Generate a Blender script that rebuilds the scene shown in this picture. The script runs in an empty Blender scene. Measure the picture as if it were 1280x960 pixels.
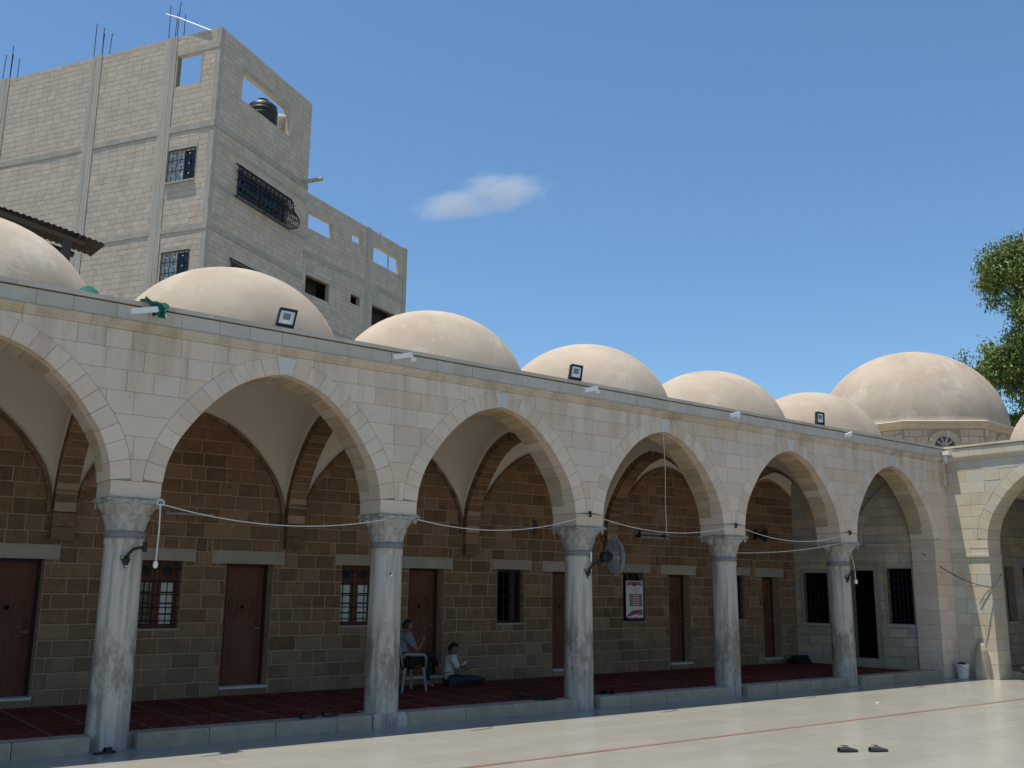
import bpy, math, random
from math import sin, cos, pi, radians, sqrt, atan2
from mathutils import Vector, Matrix

# ------------------------------------------------------------------ camera, sky, sun, exposure
U = 4.0 / 3.4                      # drawing unit (3.4 per bay) -> metres (bay = 4 m)
scene = bpy.context.scene
col = scene.collection

cam_d = bpy.data.cameras.new('camera'); cam = bpy.data.objects.new('camera', cam_d); col.objects.link(cam)
YAW, PITCH, ROLL, FPX = 0.6558, 0.2084, 0.0102, 1215.7
f = Vector((sin(YAW)*cos(PITCH), cos(YAW)*cos(PITCH), sin(PITCH)))
r0 = Vector((cos(YAW), -sin(YAW), 0)); u0 = r0.cross(f)
r = r0*cos(ROLL) + u0*sin(ROLL); u = -r0*sin(ROLL) + u0*cos(ROLL)
M = Matrix((r, u, -f)).transposed().to_4x4()
CAM = Vector((-3.3103, -11.4229, 1.7173))
M.translation = CAM * U
cam.matrix_world = M
cam_d.sensor_width = 36; cam_d.lens = FPX/1280*36; cam_d.clip_end = 6000; cam_d.clip_start = .1
scene.camera = cam

SUN = Vector((-.205, .118, 1)).normalized()          # towards the sun
w = bpy.data.worlds.new('World'); scene.world = w; w.use_nodes = True
nt = w.node_tree; bg = nt.nodes['Background']
sky = nt.nodes.new('ShaderNodeTexSky'); sky.sky_type = 'NISHITA'; sky.sun_disc = False
sky.sun_elevation = math.asin(SUN.z); sky.sun_rotation = atan2(SUN.x, SUN.y)
sky.air_density = 1.0; sky.dust_density = 0.0; sky.ozone_density = 7.0; sky.altitude = 0
tint = nt.nodes.new('ShaderNodeMix'); tint.data_type = 'RGBA'; tint.blend_type = 'MULTIPLY'; tint.inputs[0].default_value = 1
tint.inputs[7].default_value = (.92, 1.0, .96, 1)              # camera white balance of the blue
nt.links.new(sky.outputs[0], tint.inputs[6]); nt.links.new(tint.outputs[2], bg.inputs[0]); bg.inputs[1].default_value = .125
sl = bpy.data.lights.new('sun', 'SUN'); sl.energy = 4.8; sl.angle = radians(.53); sl.color = (1, .945, .835)
so = bpy.data.objects.new('sun', sl); col.objects.link(so)
so.rotation_euler = SUN.to_track_quat('Z', 'Y').to_euler(); so.location = SUN*200
vs = scene.view_settings
vs.view_transform = 'Standard'; vs.look = 'None'; vs.gamma = 1; vs.use_curve_mapping = False; vs.exposure = 0.27
scene.render.engine = 'CYCLES'
scene.cycles.max_bounces = 8; scene.cycles.diffuse_bounces = 5

# ------------------------------------------------------------------ materials
def material(name, base, col2=None, nscale=3.0, namt=.5, third=None, tamt=.35, var=.12, rough=.85, bump=.25,
             bscale=30, metallic=0.0, stretch=(1, 1, 1), spots=None, spot_scale=8, spot_th=.62, spec=.3, detail=8, shift=False):
    """procedural stuff: base/col2 mixed by noise, 'third' picked at random per piece, value jitter per piece"""
    m = bpy.data.materials.new(name); m.use_nodes = True; t = m.node_tree; N, L = t.nodes, t.links
    b = N['Principled BSDF']; b.inputs['Roughness'].default_value = rough; b.inputs['Metallic'].default_value = metallic
    b.inputs['Specular IOR Level'].default_value = spec
    tc = N.new('ShaderNodeTexCoord'); mp = N.new('ShaderNodeMapping'); mp.inputs['Scale'].default_value = stretch
    if shift:                                              # every copy of the mesh gets its own patch of the pattern
        oi0 = N.new('ShaderNodeObjectInfo'); va = N.new('ShaderNodeVectorMath'); va.operation = 'MULTIPLY_ADD'; va.inputs[1].default_value = (37, 53, 29)
        L.new(oi0.outputs['Random'], va.inputs[0]); L.new(tc.outputs['Object'], va.inputs[2]); L.new(va.outputs[0], mp.inputs[0])
    else: L.new(tc.outputs['Object'], mp.inputs[0])
    def noise(sc, d=detail, ro=.6):
        n = N.new('ShaderNodeTexNoise'); n.inputs['Scale'].default_value = sc; n.inputs['Detail'].default_value = d
        n.inputs['Roughness'].default_value = ro; L.new(mp.outputs[0], n.inputs[0]); return n
    def mix(a, bb, fac):
        x = N.new('ShaderNodeMix'); x.data_type = 'RGBA'
        for sock, v in ((x.inputs[6], a), (x.inputs[7], bb)):
            if isinstance(v, tuple): sock.default_value = (*v, 1)
            else: L.new(v, sock)
        if isinstance(fac, float): x.inputs[0].default_value = fac
        else: L.new(fac, x.inputs[0])
        return x.outputs[2]
    def ramp(src, a, bb):
        x = N.new('ShaderNodeMapRange'); x.inputs[1].default_value = a; x.inputs[2].default_value = bb
        L.new(src, x.inputs[0]); return x.outputs[0]
    def mult(src, v):
        x = N.new('ShaderNodeMath'); x.operation = 'MULTIPLY'; L.new(src, x.inputs[0])
        if isinstance(v, float): x.inputs[1].default_value = v
        else: L.new(v, x.inputs[1])
        return x.outputs[0]
    c = base
    n1 = noise(nscale)
    if col2: c = mix(base, col2, mult(ramp(n1.outputs[0], .35, .68), float(namt)))
    oi = N.new('ShaderNodeObjectInfo'); ge = N.new('ShaderNodeNewGeometry')
    ad = N.new('ShaderNodeMath'); ad.operation = 'ADD'; L.new(oi.outputs['Random'], ad.inputs[0]); L.new(ge.outputs['Random Per Island'], ad.inputs[1])
    fr = N.new('ShaderNodeMath'); fr.operation = 'FRACT'; L.new(ad.outputs[0], fr.inputs[0])
    if third:
        m7 = mult(fr.outputs[0], 7.31); f7 = N.new('ShaderNodeMath'); f7.operation = 'FRACT'; L.new(m7, f7.inputs[0])
        c = mix(c, third, mult(ramp(f7.outputs[0], .55, .95), float(tamt)))
    if spots: c = mix(c, spots, mult(ramp(noise(spot_scale, 5, .7).outputs[0], spot_th, spot_th+.12), .7))
    if var:
        hs = N.new('ShaderNodeHueSaturation')
        mr = N.new('ShaderNodeMapRange'); mr.inputs[3].default_value = 1-var; mr.inputs[4].default_value = 1+var
        L.new(fr.outputs[0], mr.inputs[0]); L.new(mr.outputs[0], hs.inputs['Value'])
        if isinstance(c, tuple): hs.inputs['Color'].default_value = (*c, 1)
        else: L.new(c, hs.inputs['Color'])
        c = hs.outputs[0]
    if isinstance(c, tuple): b.inputs['Base Color'].default_value = (*c, 1)
    else: L.new(c, b.inputs['Base Color'])
    if bump:
        nb = noise(bscale, 6, .65); bp = N.new('ShaderNodeBump'); bp.inputs['Strength'].default_value = bump; bp.inputs['Distance'].default_value = .02
        L.new(nb.outputs[0], bp.inputs['Height']); L.new(bp.outputs[0], b.inputs['Normal'])
    return m

MAT = {}
MAT['facade'] = material('pale_limestone', (.545, .455, .335), (.40, .295, .185), 2.2, .6, (.46, .42, .36), .45, .07, .82, .3, 26, spots=(.36, .27, .17), spot_scale=1.6, spot_th=.63)
MAT['key'] = material('grey_marble_stone', (.57, .54, .485), (.49, .445, .38), 4, .4, None, 0, .05, .6, .12, 30)
MAT['mortar'] = material('pale_mortar', (.34, .28, .205), (.24, .19, .135), 5, .6, None, 0, 0, .95, .3, 40)
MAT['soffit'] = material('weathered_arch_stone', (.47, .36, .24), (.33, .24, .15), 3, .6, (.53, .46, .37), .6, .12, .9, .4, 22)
MAT['slab'] = material('grey_marble_slab', (.53, .475, .405), (.41, .34, .255), 3, .6, (.50, .425, .315), .6, .07, .55, .1, 30)
MAT['moulding'] = material('ochre_limestone_moulding', (.48, .395, .285), (.30, .20, .115), 1.7, .8, None, 0, .05, .88, .4, 24, stretch=(1, 1, 2))
MAT['brown'] = material('brown_sandstone', (.225, .128, .066), (.115, .064, .032), 7, .7, (.26, .16, .09), .7, .22, .9, .8, 14, spots=(.055, .036, .02), spot_scale=10, spot_th=.60)
MAT['brown_low'] = material('worn_sandstone', (.245, .158, .093), (.14, .085, .048), 2.2, .7, (.27, .19, .118), .6, .14, .9, .5, 14)
MAT['brown_mortar'] = material('tan_mortar', (.38, .265, .165), (.24, .165, .10), 5, .5, None, 0, 0, .95, .3, 30)
MAT['lintel'] = material('grey_stone_lintel', (.37, .315, .25), (.25, .205, .155), 4, .6, (.32, .245, .165), .8, .12, .85, .3, 24)
MAT['plaster'] = material('pale_vault_plaster', (.69, .60, .505), (.62, .53, .44), 1.2, .5, None, 0, 0, .95, .06, 30)
MAT['dome'] = material('lime_plaster_dome', (.455, .38, .30), (.34, .275, .21), 1.1, .85, None, 0, .06, .94, .3, 12, spots=(.52, .465, .385), spot_scale=.9, spot_th=.56, shift=True)
MAT['marble'] = material('streaked_grey_marble', (.47, .475, .47), (.24, .23, .21), 2.2, .95, None, 0, .06, .55, .3, 20, stretch=(4.5, 4.5, .5), spots=(.17, .15, .125), spot_scale=1.25, spot_th=.54)
MAT['capital'] = material('carved_grey_marble', (.42, .39, .345), (.20, .18, .15), 9, .75, None, 0, .05, .7, .6, 16)
MAT['lead'] = material('lead_collar', (.20, .20, .20), (.13, .12, .11), 6, .5, None, 0, 0, .6, .2, 30)
MAT['kerb'] = material('pale_kerb_stone', (.39, .325, .24), (.24, .19, .13), 4, .65, (.33, .285, .215), .5, .1, .85, .35, 20)
MAT['wood'] = material('red_brown_wood', (.155, .05, .022), (.085, .027, .012), 3, .7, None, 0, .1, .62, .15, 18, stretch=(6, 6, .6))
MAT['wood_dark'] = material('dark_brown_wood', (.040, .015, .010), (.022, .01, .007), 3, .7, None, 0, .1, .55, .15, 18, stretch=(6, 6, .6))
MAT['white_sill'] = material('white_marble_sill', (.52, .50, .46), (.40, .38, .34), 5, .5, None, 0, 0, .5, .1)
MAT['iron'] = material('black_iron', (.014, .014, .015), (.03, .022, .018), 8, .5, None, 0, 0, .5, .1)
MAT['glass'] = material('milky_glass', (.60, .62, .58), (.34, .36, .34), 1.5, .5, None, 0, .12, .15, 0, spec=.5)
MAT['dark_glass'] = material('dark_glass', (.012, .013, .014), None, 1, 0, None, 0, 0, .08, 0, spec=.6)
MAT['black_void'] = material('unlit_interior', (.006, .006, .006), None, 1, 0, None, 0, 0, 1, 0, spec=0)  # flat black painted in for the darkness of rooms behind openings
MAT['void'] = material('dark_room_wall', (.06, .055, .05), None, 1, 0, None, 0, 0, .95, 0)
MAT['block'] = material('grey_concrete_block', (.66, .545, .41), (.53, .43, .32), 1.6, .7, (.57, .49, .39), .7, .07, .95, .22, 20, spots=(.36, .32, .26), spot_scale=1.4, spot_th=.60)
MAT['block_mortar'] = material('block_mortar', (.50, .455, .37), (.40, .36, .29), 2, .6, None, 0, 0, .95, .4, 14)
MAT['concrete'] = material('board_marked_concrete', (.56, .495, .395), (.42, .37, .29), 1.5, .7, None, 0, .06, .95, .3, 10, stretch=(2.5, 2.5, .6))
MAT['beam'] = material('rough_concrete_beam', (.51, .45, .36), (.38, .33, .265), 2.2, .8, None, 0, .05, .95, .3, 10)
MAT['rust'] = material('rusty_rebar', (.05, .04, .045), (.10, .055, .035), 5, .6, None, 0, 0, .8, 0)
MAT['tank'] = material('black_plastic_tank', (.022, .03, .035), (.035, .04, .042), 3, .5, None, 0, 0, .45, .05)
MAT['white_paint'] = material('white_enamel', (.80, .80, .78), (.70, .70, .67), 5, .4, None, 0, .03, .4, 0)
MAT['grey_metal'] = material('grey_painted_metal', (.22, .225, .23), (.16, .16, .165), 4, .5, None, 0, .05, .5, 0)
MAT['black_plastic'] = material('black_plastic', (.015, .015, .016), (.025, .024, .023), 6, .5, None, 0, .1, .5, .1)
MAT['rope'] = material('white_rope', (.62, .60, .55), (.45, .43, .39), 30, .5, None, 0, 0, .9, 0)
MAT['cable'] = material('dark_cable', (.05, .05, .05), None, 1, 0, None, 0, 0, .7, 0)
MAT['green'] = material('green_cloth', (.015, .12, .09), (.008, .06, .05), 9, .6, None, 0, 0, .9, .3, 30)
MAT['red_cloth'] = material('faded_red_cloth', (.30, .07, .05), (.2, .04, .03), 9, .6, None, 0, 0, .9, .3)
MAT['tin'] = material('rusted_corrugated_tin', (.075, .06, .045), (.035, .027, .02), 2, .7, None, 0, 0, .7, .3)
MAT['steel_dark'] = material('dark_steel', (.05, .045, .04), (.07, .05, .035), 5, .5, None, 0, 0, .6, .1)
MAT['white_plastic'] = material('white_plastic', (.36, .36, .36), (.28, .28, .28), 3, .4, None, 0, 0, .4, 0)
MAT['chair'] = material('darkened_white_plastic', (.24, .24, .24), (.18, .18, .18), 3, .4, None, 0, 0, .5, 0)  # white plastic set darker, the shade of its place put into the colour
MAT['skin'] = material('skin', (.22, .115, .07), (.18, .09, .055), 6, .4, None, 0, 0, .6, 0)
MAT['hair'] = material('black_hair', (.010, .008, .007), (.02, .016, .014), 20, .5, None, 0, 0, .6, .4, 60)
MAT['shirt_white'] = material('white_shirt', (.50, .475, .46), (.37, .35, .34), 5, .5, None, 0, 0, .9, .3, 12)
MAT['shirt_blue'] = material('pale_blue_shirt', (.17, .18, .20), (.11, .12, .14), 5, .5, None, 0, 0, .9, .3, 12)
MAT['jeans'] = material('dark_jeans', (.025, .035, .055), (.015, .02, .035), 8, .5, None, 0, 0, .9, .3, 14)
MAT['black_cloth'] = material('black_trousers', (.012, .012, .014), (.02, .02, .022), 8, .5, None, 0, 0, .9, .3, 14)
MAT['shoe'] = material('black_leather', (.016, .014, .013), (.03, .025, .022), 8, .5, None, 0, .3, .45, .2)
MAT['shoe_brown'] = material('brown_leather', (.055, .035, .022), (.03, .02, .014), 8, .5, None, 0, .3, .5, .2)
MAT['shoe_grey'] = material('charcoal_shoe', (.045, .04, .036), (.08, .072, .062), 8, .5, None, 0, .2, .6, .3)
MAT['red_print'] = material('red_print', (.42, .015, .05), None, 1, 0, None, 0, 0, .5, 0)
MAT['pink_print'] = material('pink_print', (.45, .10, .15), None, 1, 0, None, 0, 0, .5, 0)
MAT['black_print'] = material('black_print', (.02, .02, .022), None, 1, 0, None, 0, 0, .5, 0)
MAT['grey_print'] = material('grey_print', (.16, .16, .16), None, 1, 0, None, 0, 0, .5, 0)
MAT['paper'] = material('poster_paper', (.62, .60, .58), None, 1, 0, None, 0, 0, .5, 0)
MAT['leaf'] = material('olive_green_leaf', (.17, .235, .06), (.11, .165, .04), .8, .6, (.25, .28, .08), .7, .3, .6, 0)
MAT['bark'] = material('grey_brown_bark', (.12, .09, .065), (.06, .045, .03), 5, .7, None, 0, 0, .95, .8, 12)
MAT['red_stone'] = material('red_stone_stripe', (.21, .105, .08), (.16, .085, .065), 6, .5, None, 0, .1, .6, .1)
MAT['ablaq'] = material('mixed_ashlar', (.44, .37, .275), (.31, .25, .175), 2.4, .6, (.33, .335, .345), .8, .13, .85, .3, 24, spots=(.34, .22, .12), spot_scale=1.3, spot_th=.62)
MAT['wing'] = material('cream_limestone', (.62, .545, .41), (.48, .39, .26), 1.6, .6, (.52, .50, .45), .5, .09, .85, .3, 24)
MAT['drum'] = material('rough_drum_stone', (.46, .39, .30), (.33, .27, .195), 3, .7, (.52, .46, .37), .6, .12, .95, .7, 18)

def floor_material():
    m = bpy.data.materials.new('polished_courtyard_marble'); m.use_nodes = True; t = m.node_tree; N, L = t.nodes, t.links
    b = N['Principled BSDF']; tc = N.new('ShaderNodeTexCoord')
    br = N.new('ShaderNodeTexBrick'); br.offset = .5
    br.inputs['Scale'].default_value = 1; br.inputs['Brick Width'].default_value = .8; br.inputs['Row Height'].default_value = .4
    br.inputs['Mortar Size'].default_value = .004; br.inputs['Mortar Smooth'].default_value = .3
    br.inputs['Color1'].default_value = (.345, .328, .285, 1); br.inputs['Color2'].default_value = (.312, .297, .256, 1); br.inputs['Mortar'].default_value = (.22, .207, .175, 1)
    L.new(tc.outputs['Object'], br.inputs[0])
    n = N.new('ShaderNodeTexNoise'); n.inputs['Scale'].default_value = .9; n.inputs['Detail'].default_value = 9; n.inputs['Roughness'].default_value = .65
    mp = N.new('ShaderNodeMapping'); mp.inputs['Scale'].default_value = (.5, 1.6, 1); L.new(tc.outputs['Object'], mp.inputs[0]); L.new(mp.outputs[0], n.inputs[0])
    mr = N.new('ShaderNodeMapRange'); mr.inputs[1].default_value = .35; mr.inputs[2].default_value = .7; mr.inputs[3].default_value = 1.10; mr.inputs[4].default_value = .78
    L.new(n.outputs[0], mr.inputs[0])
    mx = N.new('ShaderNodeMix'); mx.data_type = 'RGBA'; mx.blend_type = 'MULTIPLY'; mx.inputs[0].default_value = 1
    L.new(br.outputs[0], mx.inputs[6]); L.new(mr.outputs[0], mx.inputs[7]); L.new(mx.outputs[2], b.inputs['Base Color'])
    r2 = N.new('ShaderNodeMapRange'); r2.inputs[1].default_value = .3; r2.inputs[2].default_value = .75; r2.inputs[3].default_value = .13; r2.inputs[4].default_value = .34
    L.new(n.outputs[0], r2.inputs[0]); L.new(r2.outputs[0], b.inputs['Roughness']); b.inputs['Specular IOR Level'].default_value = .5
    return m
MAT['court'] = floor_material()

def facade_material(name, base, tan, grey, stain):
    """old ashlar: tone per block, mottling inside it, run-off streaks below the moulding, pitting"""
    m = bpy.data.materials.new(name); m.use_nodes = True; t = m.node_tree; N, L = t.nodes, t.links
    b = N['Principled BSDF']; b.inputs['Roughness'].default_value = .88; b.inputs['Specular IOR Level'].default_value = .2
    tc = N.new('ShaderNodeTexCoord'); oi = N.new('ShaderNodeObjectInfo')
    def noise(sc, st=(1, 1, 1), d=9, ro=.65):
        mp = N.new('ShaderNodeMapping'); mp.inputs['Scale'].default_value = st; L.new(tc.outputs['Object'], mp.inputs[0])
        n = N.new('ShaderNodeTexNoise'); n.inputs['Scale'].default_value = sc; n.inputs['Detail'].default_value = d; n.inputs['Roughness'].default_value = ro; L.new(mp.outputs[0], n.inputs[0]); return n.outputs[0]
    def rng(src, a, bb, c=0., e=1.):
        x = N.new('ShaderNodeMapRange')
        for i, v in enumerate((a, bb, c, e)): x.inputs[i+1].default_value = v
        L.new(src, x.inputs[0]); return x.outputs[0]
    def op(p, q, o_='MULTIPLY'):
        x = N.new('ShaderNodeMath'); x.operation = o_; L.new(p, x.inputs[0])
        if isinstance(q, float): x.inputs[1].default_value = q
        else: L.new(q, x.inputs[1])
        return x.outputs[0]
    def mix(a, bb, fac):
        x = N.new('ShaderNodeMix'); x.data_type = 'RGBA'
        for so_, v in ((x.inputs[6], a), (x.inputs[7], bb)):
            if isinstance(v, tuple): so_.default_value = (*v, 1)
            else: L.new(v, so_)
        L.new(fac, x.inputs[0]); return x.outputs[2]
    rnd = oi.outputs['Random']; r2 = op(op(rnd, 13.7), 1.0, 'FRACT'); r3 = op(op(rnd, 41.3), 1.0, 'FRACT')
    mott = noise(3.4); big = noise(.55, (1, 1, 1.2))
    # tan blocks, each blotched towards its middle or edge
    f1 = op(op(rng(r2, .45, .9), .55), rng(mott, .30, .66, .35, 1.25)); c = mix(base, tan, f1)
    f2 = op(op(rng(r3, .55, .95), .6), rng(noise(2.2), .3, .7, .3, 1.)); c = mix(c, grey, f2)
    c = mix(c, tan, op(rng(big, .52, .74), .55))
    xyz = N.new('ShaderNodeSeparateXYZ'); L.new(tc.outputs['Object'], xyz.inputs[0])
    drip = op(rng(noise(1.5, (2.2, 2.2, .28), 10), .46, .68), rng(xyz.outputs[2], 4.2, 5.4)); c = mix(c, stain, op(drip, .6))
    low = op(rng(noise(2.0, (1.6, 1.6, .5), 10), .52, .72), rng(xyz.outputs[2], 2.4, 0.2)); c = mix(c, stain, op(low, .5))
    c = mix(c, stain, op(rng(noise(7., (1, 1, .6), 6, .75), .60, .75), .40))
    c = mix(c, (.66, .61, .53), op(rng(noise(5., (1, 1, .5), 8, .7), .60, .74), .40))
    hs = N.new('ShaderNodeHueSaturation'); L.new(c, hs.inputs['Color']); L.new(rng(rnd, 0, 1, .96, 1.04), hs.inputs['Value']); L.new(hs.outputs[0], b.inputs['Base Color'])
    bp = N.new('ShaderNodeBump'); bp.inputs['Strength'].default_value = .55; bp.inputs['Distance'].default_value = .02
    L.new(op(noise(9, (1, 1, 1), 10, .75), op(rng(noise(60, (1, 1, 1), 3), .62, .7), -.35), 'ADD'), bp.inputs['Height']); L.new(bp.outputs[0], b.inputs['Normal'])
    return m
MAT['facade'] = facade_material('old_limestone', (.685, .55, .425), (.56, .395, .26), (.60, .53, .455), (.34, .235, .155))
MAT['moulding'] = facade_material('stained_limestone_moulding', (.57, .455, .335), (.46, .33, .215), (.50, .45, .38), (.28, .185, .115))

def column_material():
    """grey-white marble: upright streaks, hand grime and dirt splashed over the lower half"""
    m = bpy.data.materials.new('grimy_column_marble'); m.use_nodes = True; t = m.node_tree; N, L = t.nodes, t.links
    b = N['Principled BSDF']; tc = N.new('ShaderNodeTexCoord'); oi = N.new('ShaderNodeObjectInfo')
    sh = N.new('ShaderNodeVectorMath'); sh.operation = 'MULTIPLY_ADD'; sh.inputs[1].default_value = (1, 1, 1)
    cb = N.new('ShaderNodeCombineXYZ')
    for k in range(2):
        q = N.new('ShaderNodeMath'); q.operation = 'MULTIPLY'; q.inputs[1].default_value = 7.3+4*k; L.new(oi.outputs['Random'], q.inputs[0]); L.new(q.outputs[0], cb.inputs[k])
    L.new(tc.outputs['Object'], sh.inputs[0]); L.new(cb.outputs[0], sh.inputs[2])
    def noise(sc, st, d=8, ro=.62):
        mp = N.new('ShaderNodeMapping'); mp.inputs['Scale'].default_value = st; L.new(sh.outputs[0], mp.inputs[0])
        n = N.new('ShaderNodeTexNoise'); n.inputs['Scale'].default_value = sc; n.inputs['Detail'].default_value = d; n.inputs['Roughness'].default_value = ro; L.new(mp.outputs[0], n.inputs[0]); return n.outputs[0]
    def rng(src, a, bb, c=0., e=1.):
        x = N.new('ShaderNodeMapRange'); x.interpolation_type = 'SMOOTHSTEP'
        for i, v in enumerate((a, bb, c, e)): x.inputs[i+1].default_value = v
        L.new(src, x.inputs[0]); return x.outputs[0]
    def mul(p, q):
        x = N.new('ShaderNodeMath'); x.operation = 'MULTIPLY'; L.new(p, x.inputs[0])
        if isinstance(q, float): x.inputs[1].default_value = q
        else: L.new(q, x.inputs[1])
        return x.outputs[0]
    def mix(a, bb, fac):
        x = N.new('ShaderNodeMix'); x.data_type = 'RGBA'
        for so_, v in ((x.inputs[6], a), (x.inputs[7], bb)):
            if isinstance(v, tuple): so_.default_value = (*v, 1)
            else: L.new(v, so_)
        L.new(fac, x.inputs[0]); return x.outputs[2]
    c = mix((.485, .435, .37), (.27, .235, .185), rng(noise(1.6, (6, 6, .35)), .42, .66))
    c = mix(c, (.53, .50, .45), rng(noise(2.6, (5, 5, .5)), .58, .72))
    xyz = N.new('ShaderNodeSeparateXYZ'); L.new(tc.outputs['Object'], xyz.inputs[0])
    band = mul(rng(xyz.outputs[2], 1.75, 1.15), rng(xyz.outputs[2], .12, .75, .35, 1.))
    gr = mul(rng(noise(3.2, (1.6, 1.6, .7), 10, .7), .40, .60), band)
    c = mix(c, (.15, .125, .095), mul(gr, .75))
    sp = rng(noise(22, (1, 1, .5), 3), .66, .72); c = mix(c, (.62, .61, .58), mul(sp, .6))
    L.new(c, b.inputs['Base Color']); b.inputs['Roughness'].default_value = .5; b.inputs['Specular IOR Level'].default_value = .35
    bp = N.new('ShaderNodeBump'); bp.inputs['Strength'].default_value = .35; bp.inputs['Distance'].default_value = .02; L.new(noise(14, (1, 1, .3)), bp.inputs['Height']); L.new(bp.outputs[0], b.inputs['Normal'])
    return m
MAT['marble'] = column_material()

def carpet_material():
    m = bpy.data.materials.new('red_prayer_carpet'); m.use_nodes = True; t = m.node_tree; N, L = t.nodes, t.links
    b = N['Principled BSDF']; b.inputs['Roughness'].default_value = 1; b.inputs['Specular IOR Level'].default_value = .05
    tc = N.new('ShaderNodeTexCoord')
    br = N.new('ShaderNodeTexBrick'); br.offset = 0
    br.inputs['Scale'].default_value = 1; br.inputs['Brick Width'].default_value = .62; br.inputs['Row Height'].default_value = 1.05
    br.inputs['Mortar Size'].default_value = .016; br.inputs['Mortar Smooth'].default_value = .2
    br.inputs['Color1'].default_value = (.145, .036, .028, 1); br.inputs['Color2'].default_value = (.115, .029, .024, 1); br.inputs['Mortar'].default_value = (.20, .125, .10, 1)
    L.new(tc.outputs['Object'], br.inputs[0])
    v = N.new('ShaderNodeTexVoronoi'); v.inputs['Scale'].default_value = 9; L.new(tc.outputs['Object'], v.inputs[0])
    mr = N.new('ShaderNodeMapRange'); mr.inputs[1].default_value = .1; mr.inputs[2].default_value = .5; mr.inputs[3].default_value = .45; mr.inputs[4].default_value = 1.15
    L.new(v.outputs['Distance'], mr.inputs[0])
    mx = N.new('ShaderNodeMix'); mx.data_type = 'RGBA'; mx.blend_type = 'MULTIPLY'; mx.inputs[0].default_value = 1
    L.new(br.outputs[0], mx.inputs[6]); L.new(mr.outputs[0], mx.inputs[7]); L.new(mx.outputs[2], b.inputs['Base Color'])
    return m
MAT['carpet'] = carpet_material()

# ------------------------------------------------------------------ mesh helpers
class MB:
    """collects geometry; build() links ONE mesh object. Coordinates in drawing units (scaled by s)."""
    def __init__(self): self.v = []; self.f = []
    def add(self, vs, fs):
        o = len(self.v); self.v += [tuple(p) for p in vs]; self.f += [tuple(i+o for i in q) for q in fs]; return self
    def hexa(self, c):                                  # 8 corners: bottom 4 ccw, top 4
        return self.add(c, [(3, 2, 1, 0), (4, 5, 6, 7), (0, 1, 5, 4), (1, 2, 6, 5), (2, 3, 7, 6), (3, 0, 4, 7)])
    def box(self, x0, x1, y0, y1, z0, z1, fr=None):
        c = [(x0, y0, z0), (x1, y0, z0), (x1, y1, z0), (x0, y1, z0), (x0, y0, z1), (x1, y0, z1), (x1, y1, z1), (x0, y1, z1)]
        if fr: c = [fr(*p) for p in c]
        return self.hexa(c)
    def prism(self, poly, d0, d1, fr):                  # polygon (s,z) extruded d0 (back) .. d1 (front) by frame fr(s,d,z)
        n = len(poly)
        vs = [fr(s, d1, z) for s, z in poly] + [fr(s, d0, z) for s, z in poly]
        fs = [tuple(range(n)), tuple(range(2*n-1, n-1, -1))] + [(i, i+n, (i+1) % n+n, (i+1) % n) for i in range(n)]
        return self.add(vs, fs)
    def tube(self, pts, rad, n=6, closed=False):
        pts = [Vector(p) for p in pts]; m = len(pts); base = len(self.v); rads = rad if isinstance(rad, (list, tuple)) else [rad]*m
        prev = None
        for i, p in enumerate(pts):
            a = pts[(i-1) % m] if (closed or i > 0) else p; b = pts[(i+1) % m] if (closed or i < m-1) else p
            t = (b-a).normalized()
            if prev is None:
                up = Vector((0, 0, 1)) if abs(t.z) < .9 else Vector((1, 0, 0)); x = t.cross(up).normalized()
            else: x = (prev - t*prev.dot(t)).normalized()
            prev = x; y = t.cross(x)
            for k in range(n):
                a_ = 2*pi*k/n; self.v.append(tuple(p + (x*cos(a_)+y*sin(a_))*rads[i]))
        for i in range(m if closed else m-1):
            j = (i+1) % m
            for k in range(n):
                self.f.append((base+i*n+k, base+i*n+(k+1) % n, base+j*n+(k+1) % n, base+j*n+k))
        if not closed:
            self.f.append(tuple(base+k for k in range(n-1, -1, -1))); self.f.append(tuple(base+(m-1)*n+k for k in range(n)))
        return self
    def lathe(self, prof, n=24, c=(0, 0, 0), cap=True):  # prof [(r,z)]
        base = len(self.v)
        for rr, z in prof:
            for k in range(n): self.v.append((c[0]+rr*cos(2*pi*k/n), c[1]+rr*sin(2*pi*k/n), c[2]+z))
        for i in range(len(prof)-1):
            for k in range(n): self.f.append((base+i*n+k, base+i*n+(k+1) % n, base+(i+1)*n+(k+1) % n, base+(i+1)*n+k))
        if cap:
            self.f.append(tuple(base+k for k in range(n-1, -1, -1))); self.f.append(tuple(base+(len(prof)-1)*n+k for k in range(n)))
        return self
    def grid(self, rows, flip=False):                    # rows of points
        base = len(self.v); m = len(rows[0])
        for rw in rows: self.v += [tuple(p) for p in rw]
        for i in range(len(rows)-1):
            for k in range(m-1):
                q = (base+i*m+k, base+i*m+k+1, base+(i+1)*m+k+1, base+(i+1)*m+k); self.f.append(q[::-1] if flip else q)
        return self
    def mesh(self, name, mat, s=U, smooth=False):
        me = bpy.data.meshes.new(name); me.from_pydata([(x*s, y*s, z*s) for x, y, z in self.v], [], self.f)
        me.materials.append(mat if not isinstance(mat, str) else MAT[mat])
        if smooth: me.polygons.foreach_set('use_smooth', [True]*len(me.polygons))
        me.update(); return me
    def build(self, name, mat, parent=None, s=U, smooth=False, **kw):
        o = bpy.data.objects.new(name, self.mesh(name, mat, s, smooth)); col.objects.link(o)
        if parent: o.parent = parent
        for k, v in kw.items(): o[k] = v
        return o

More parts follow.
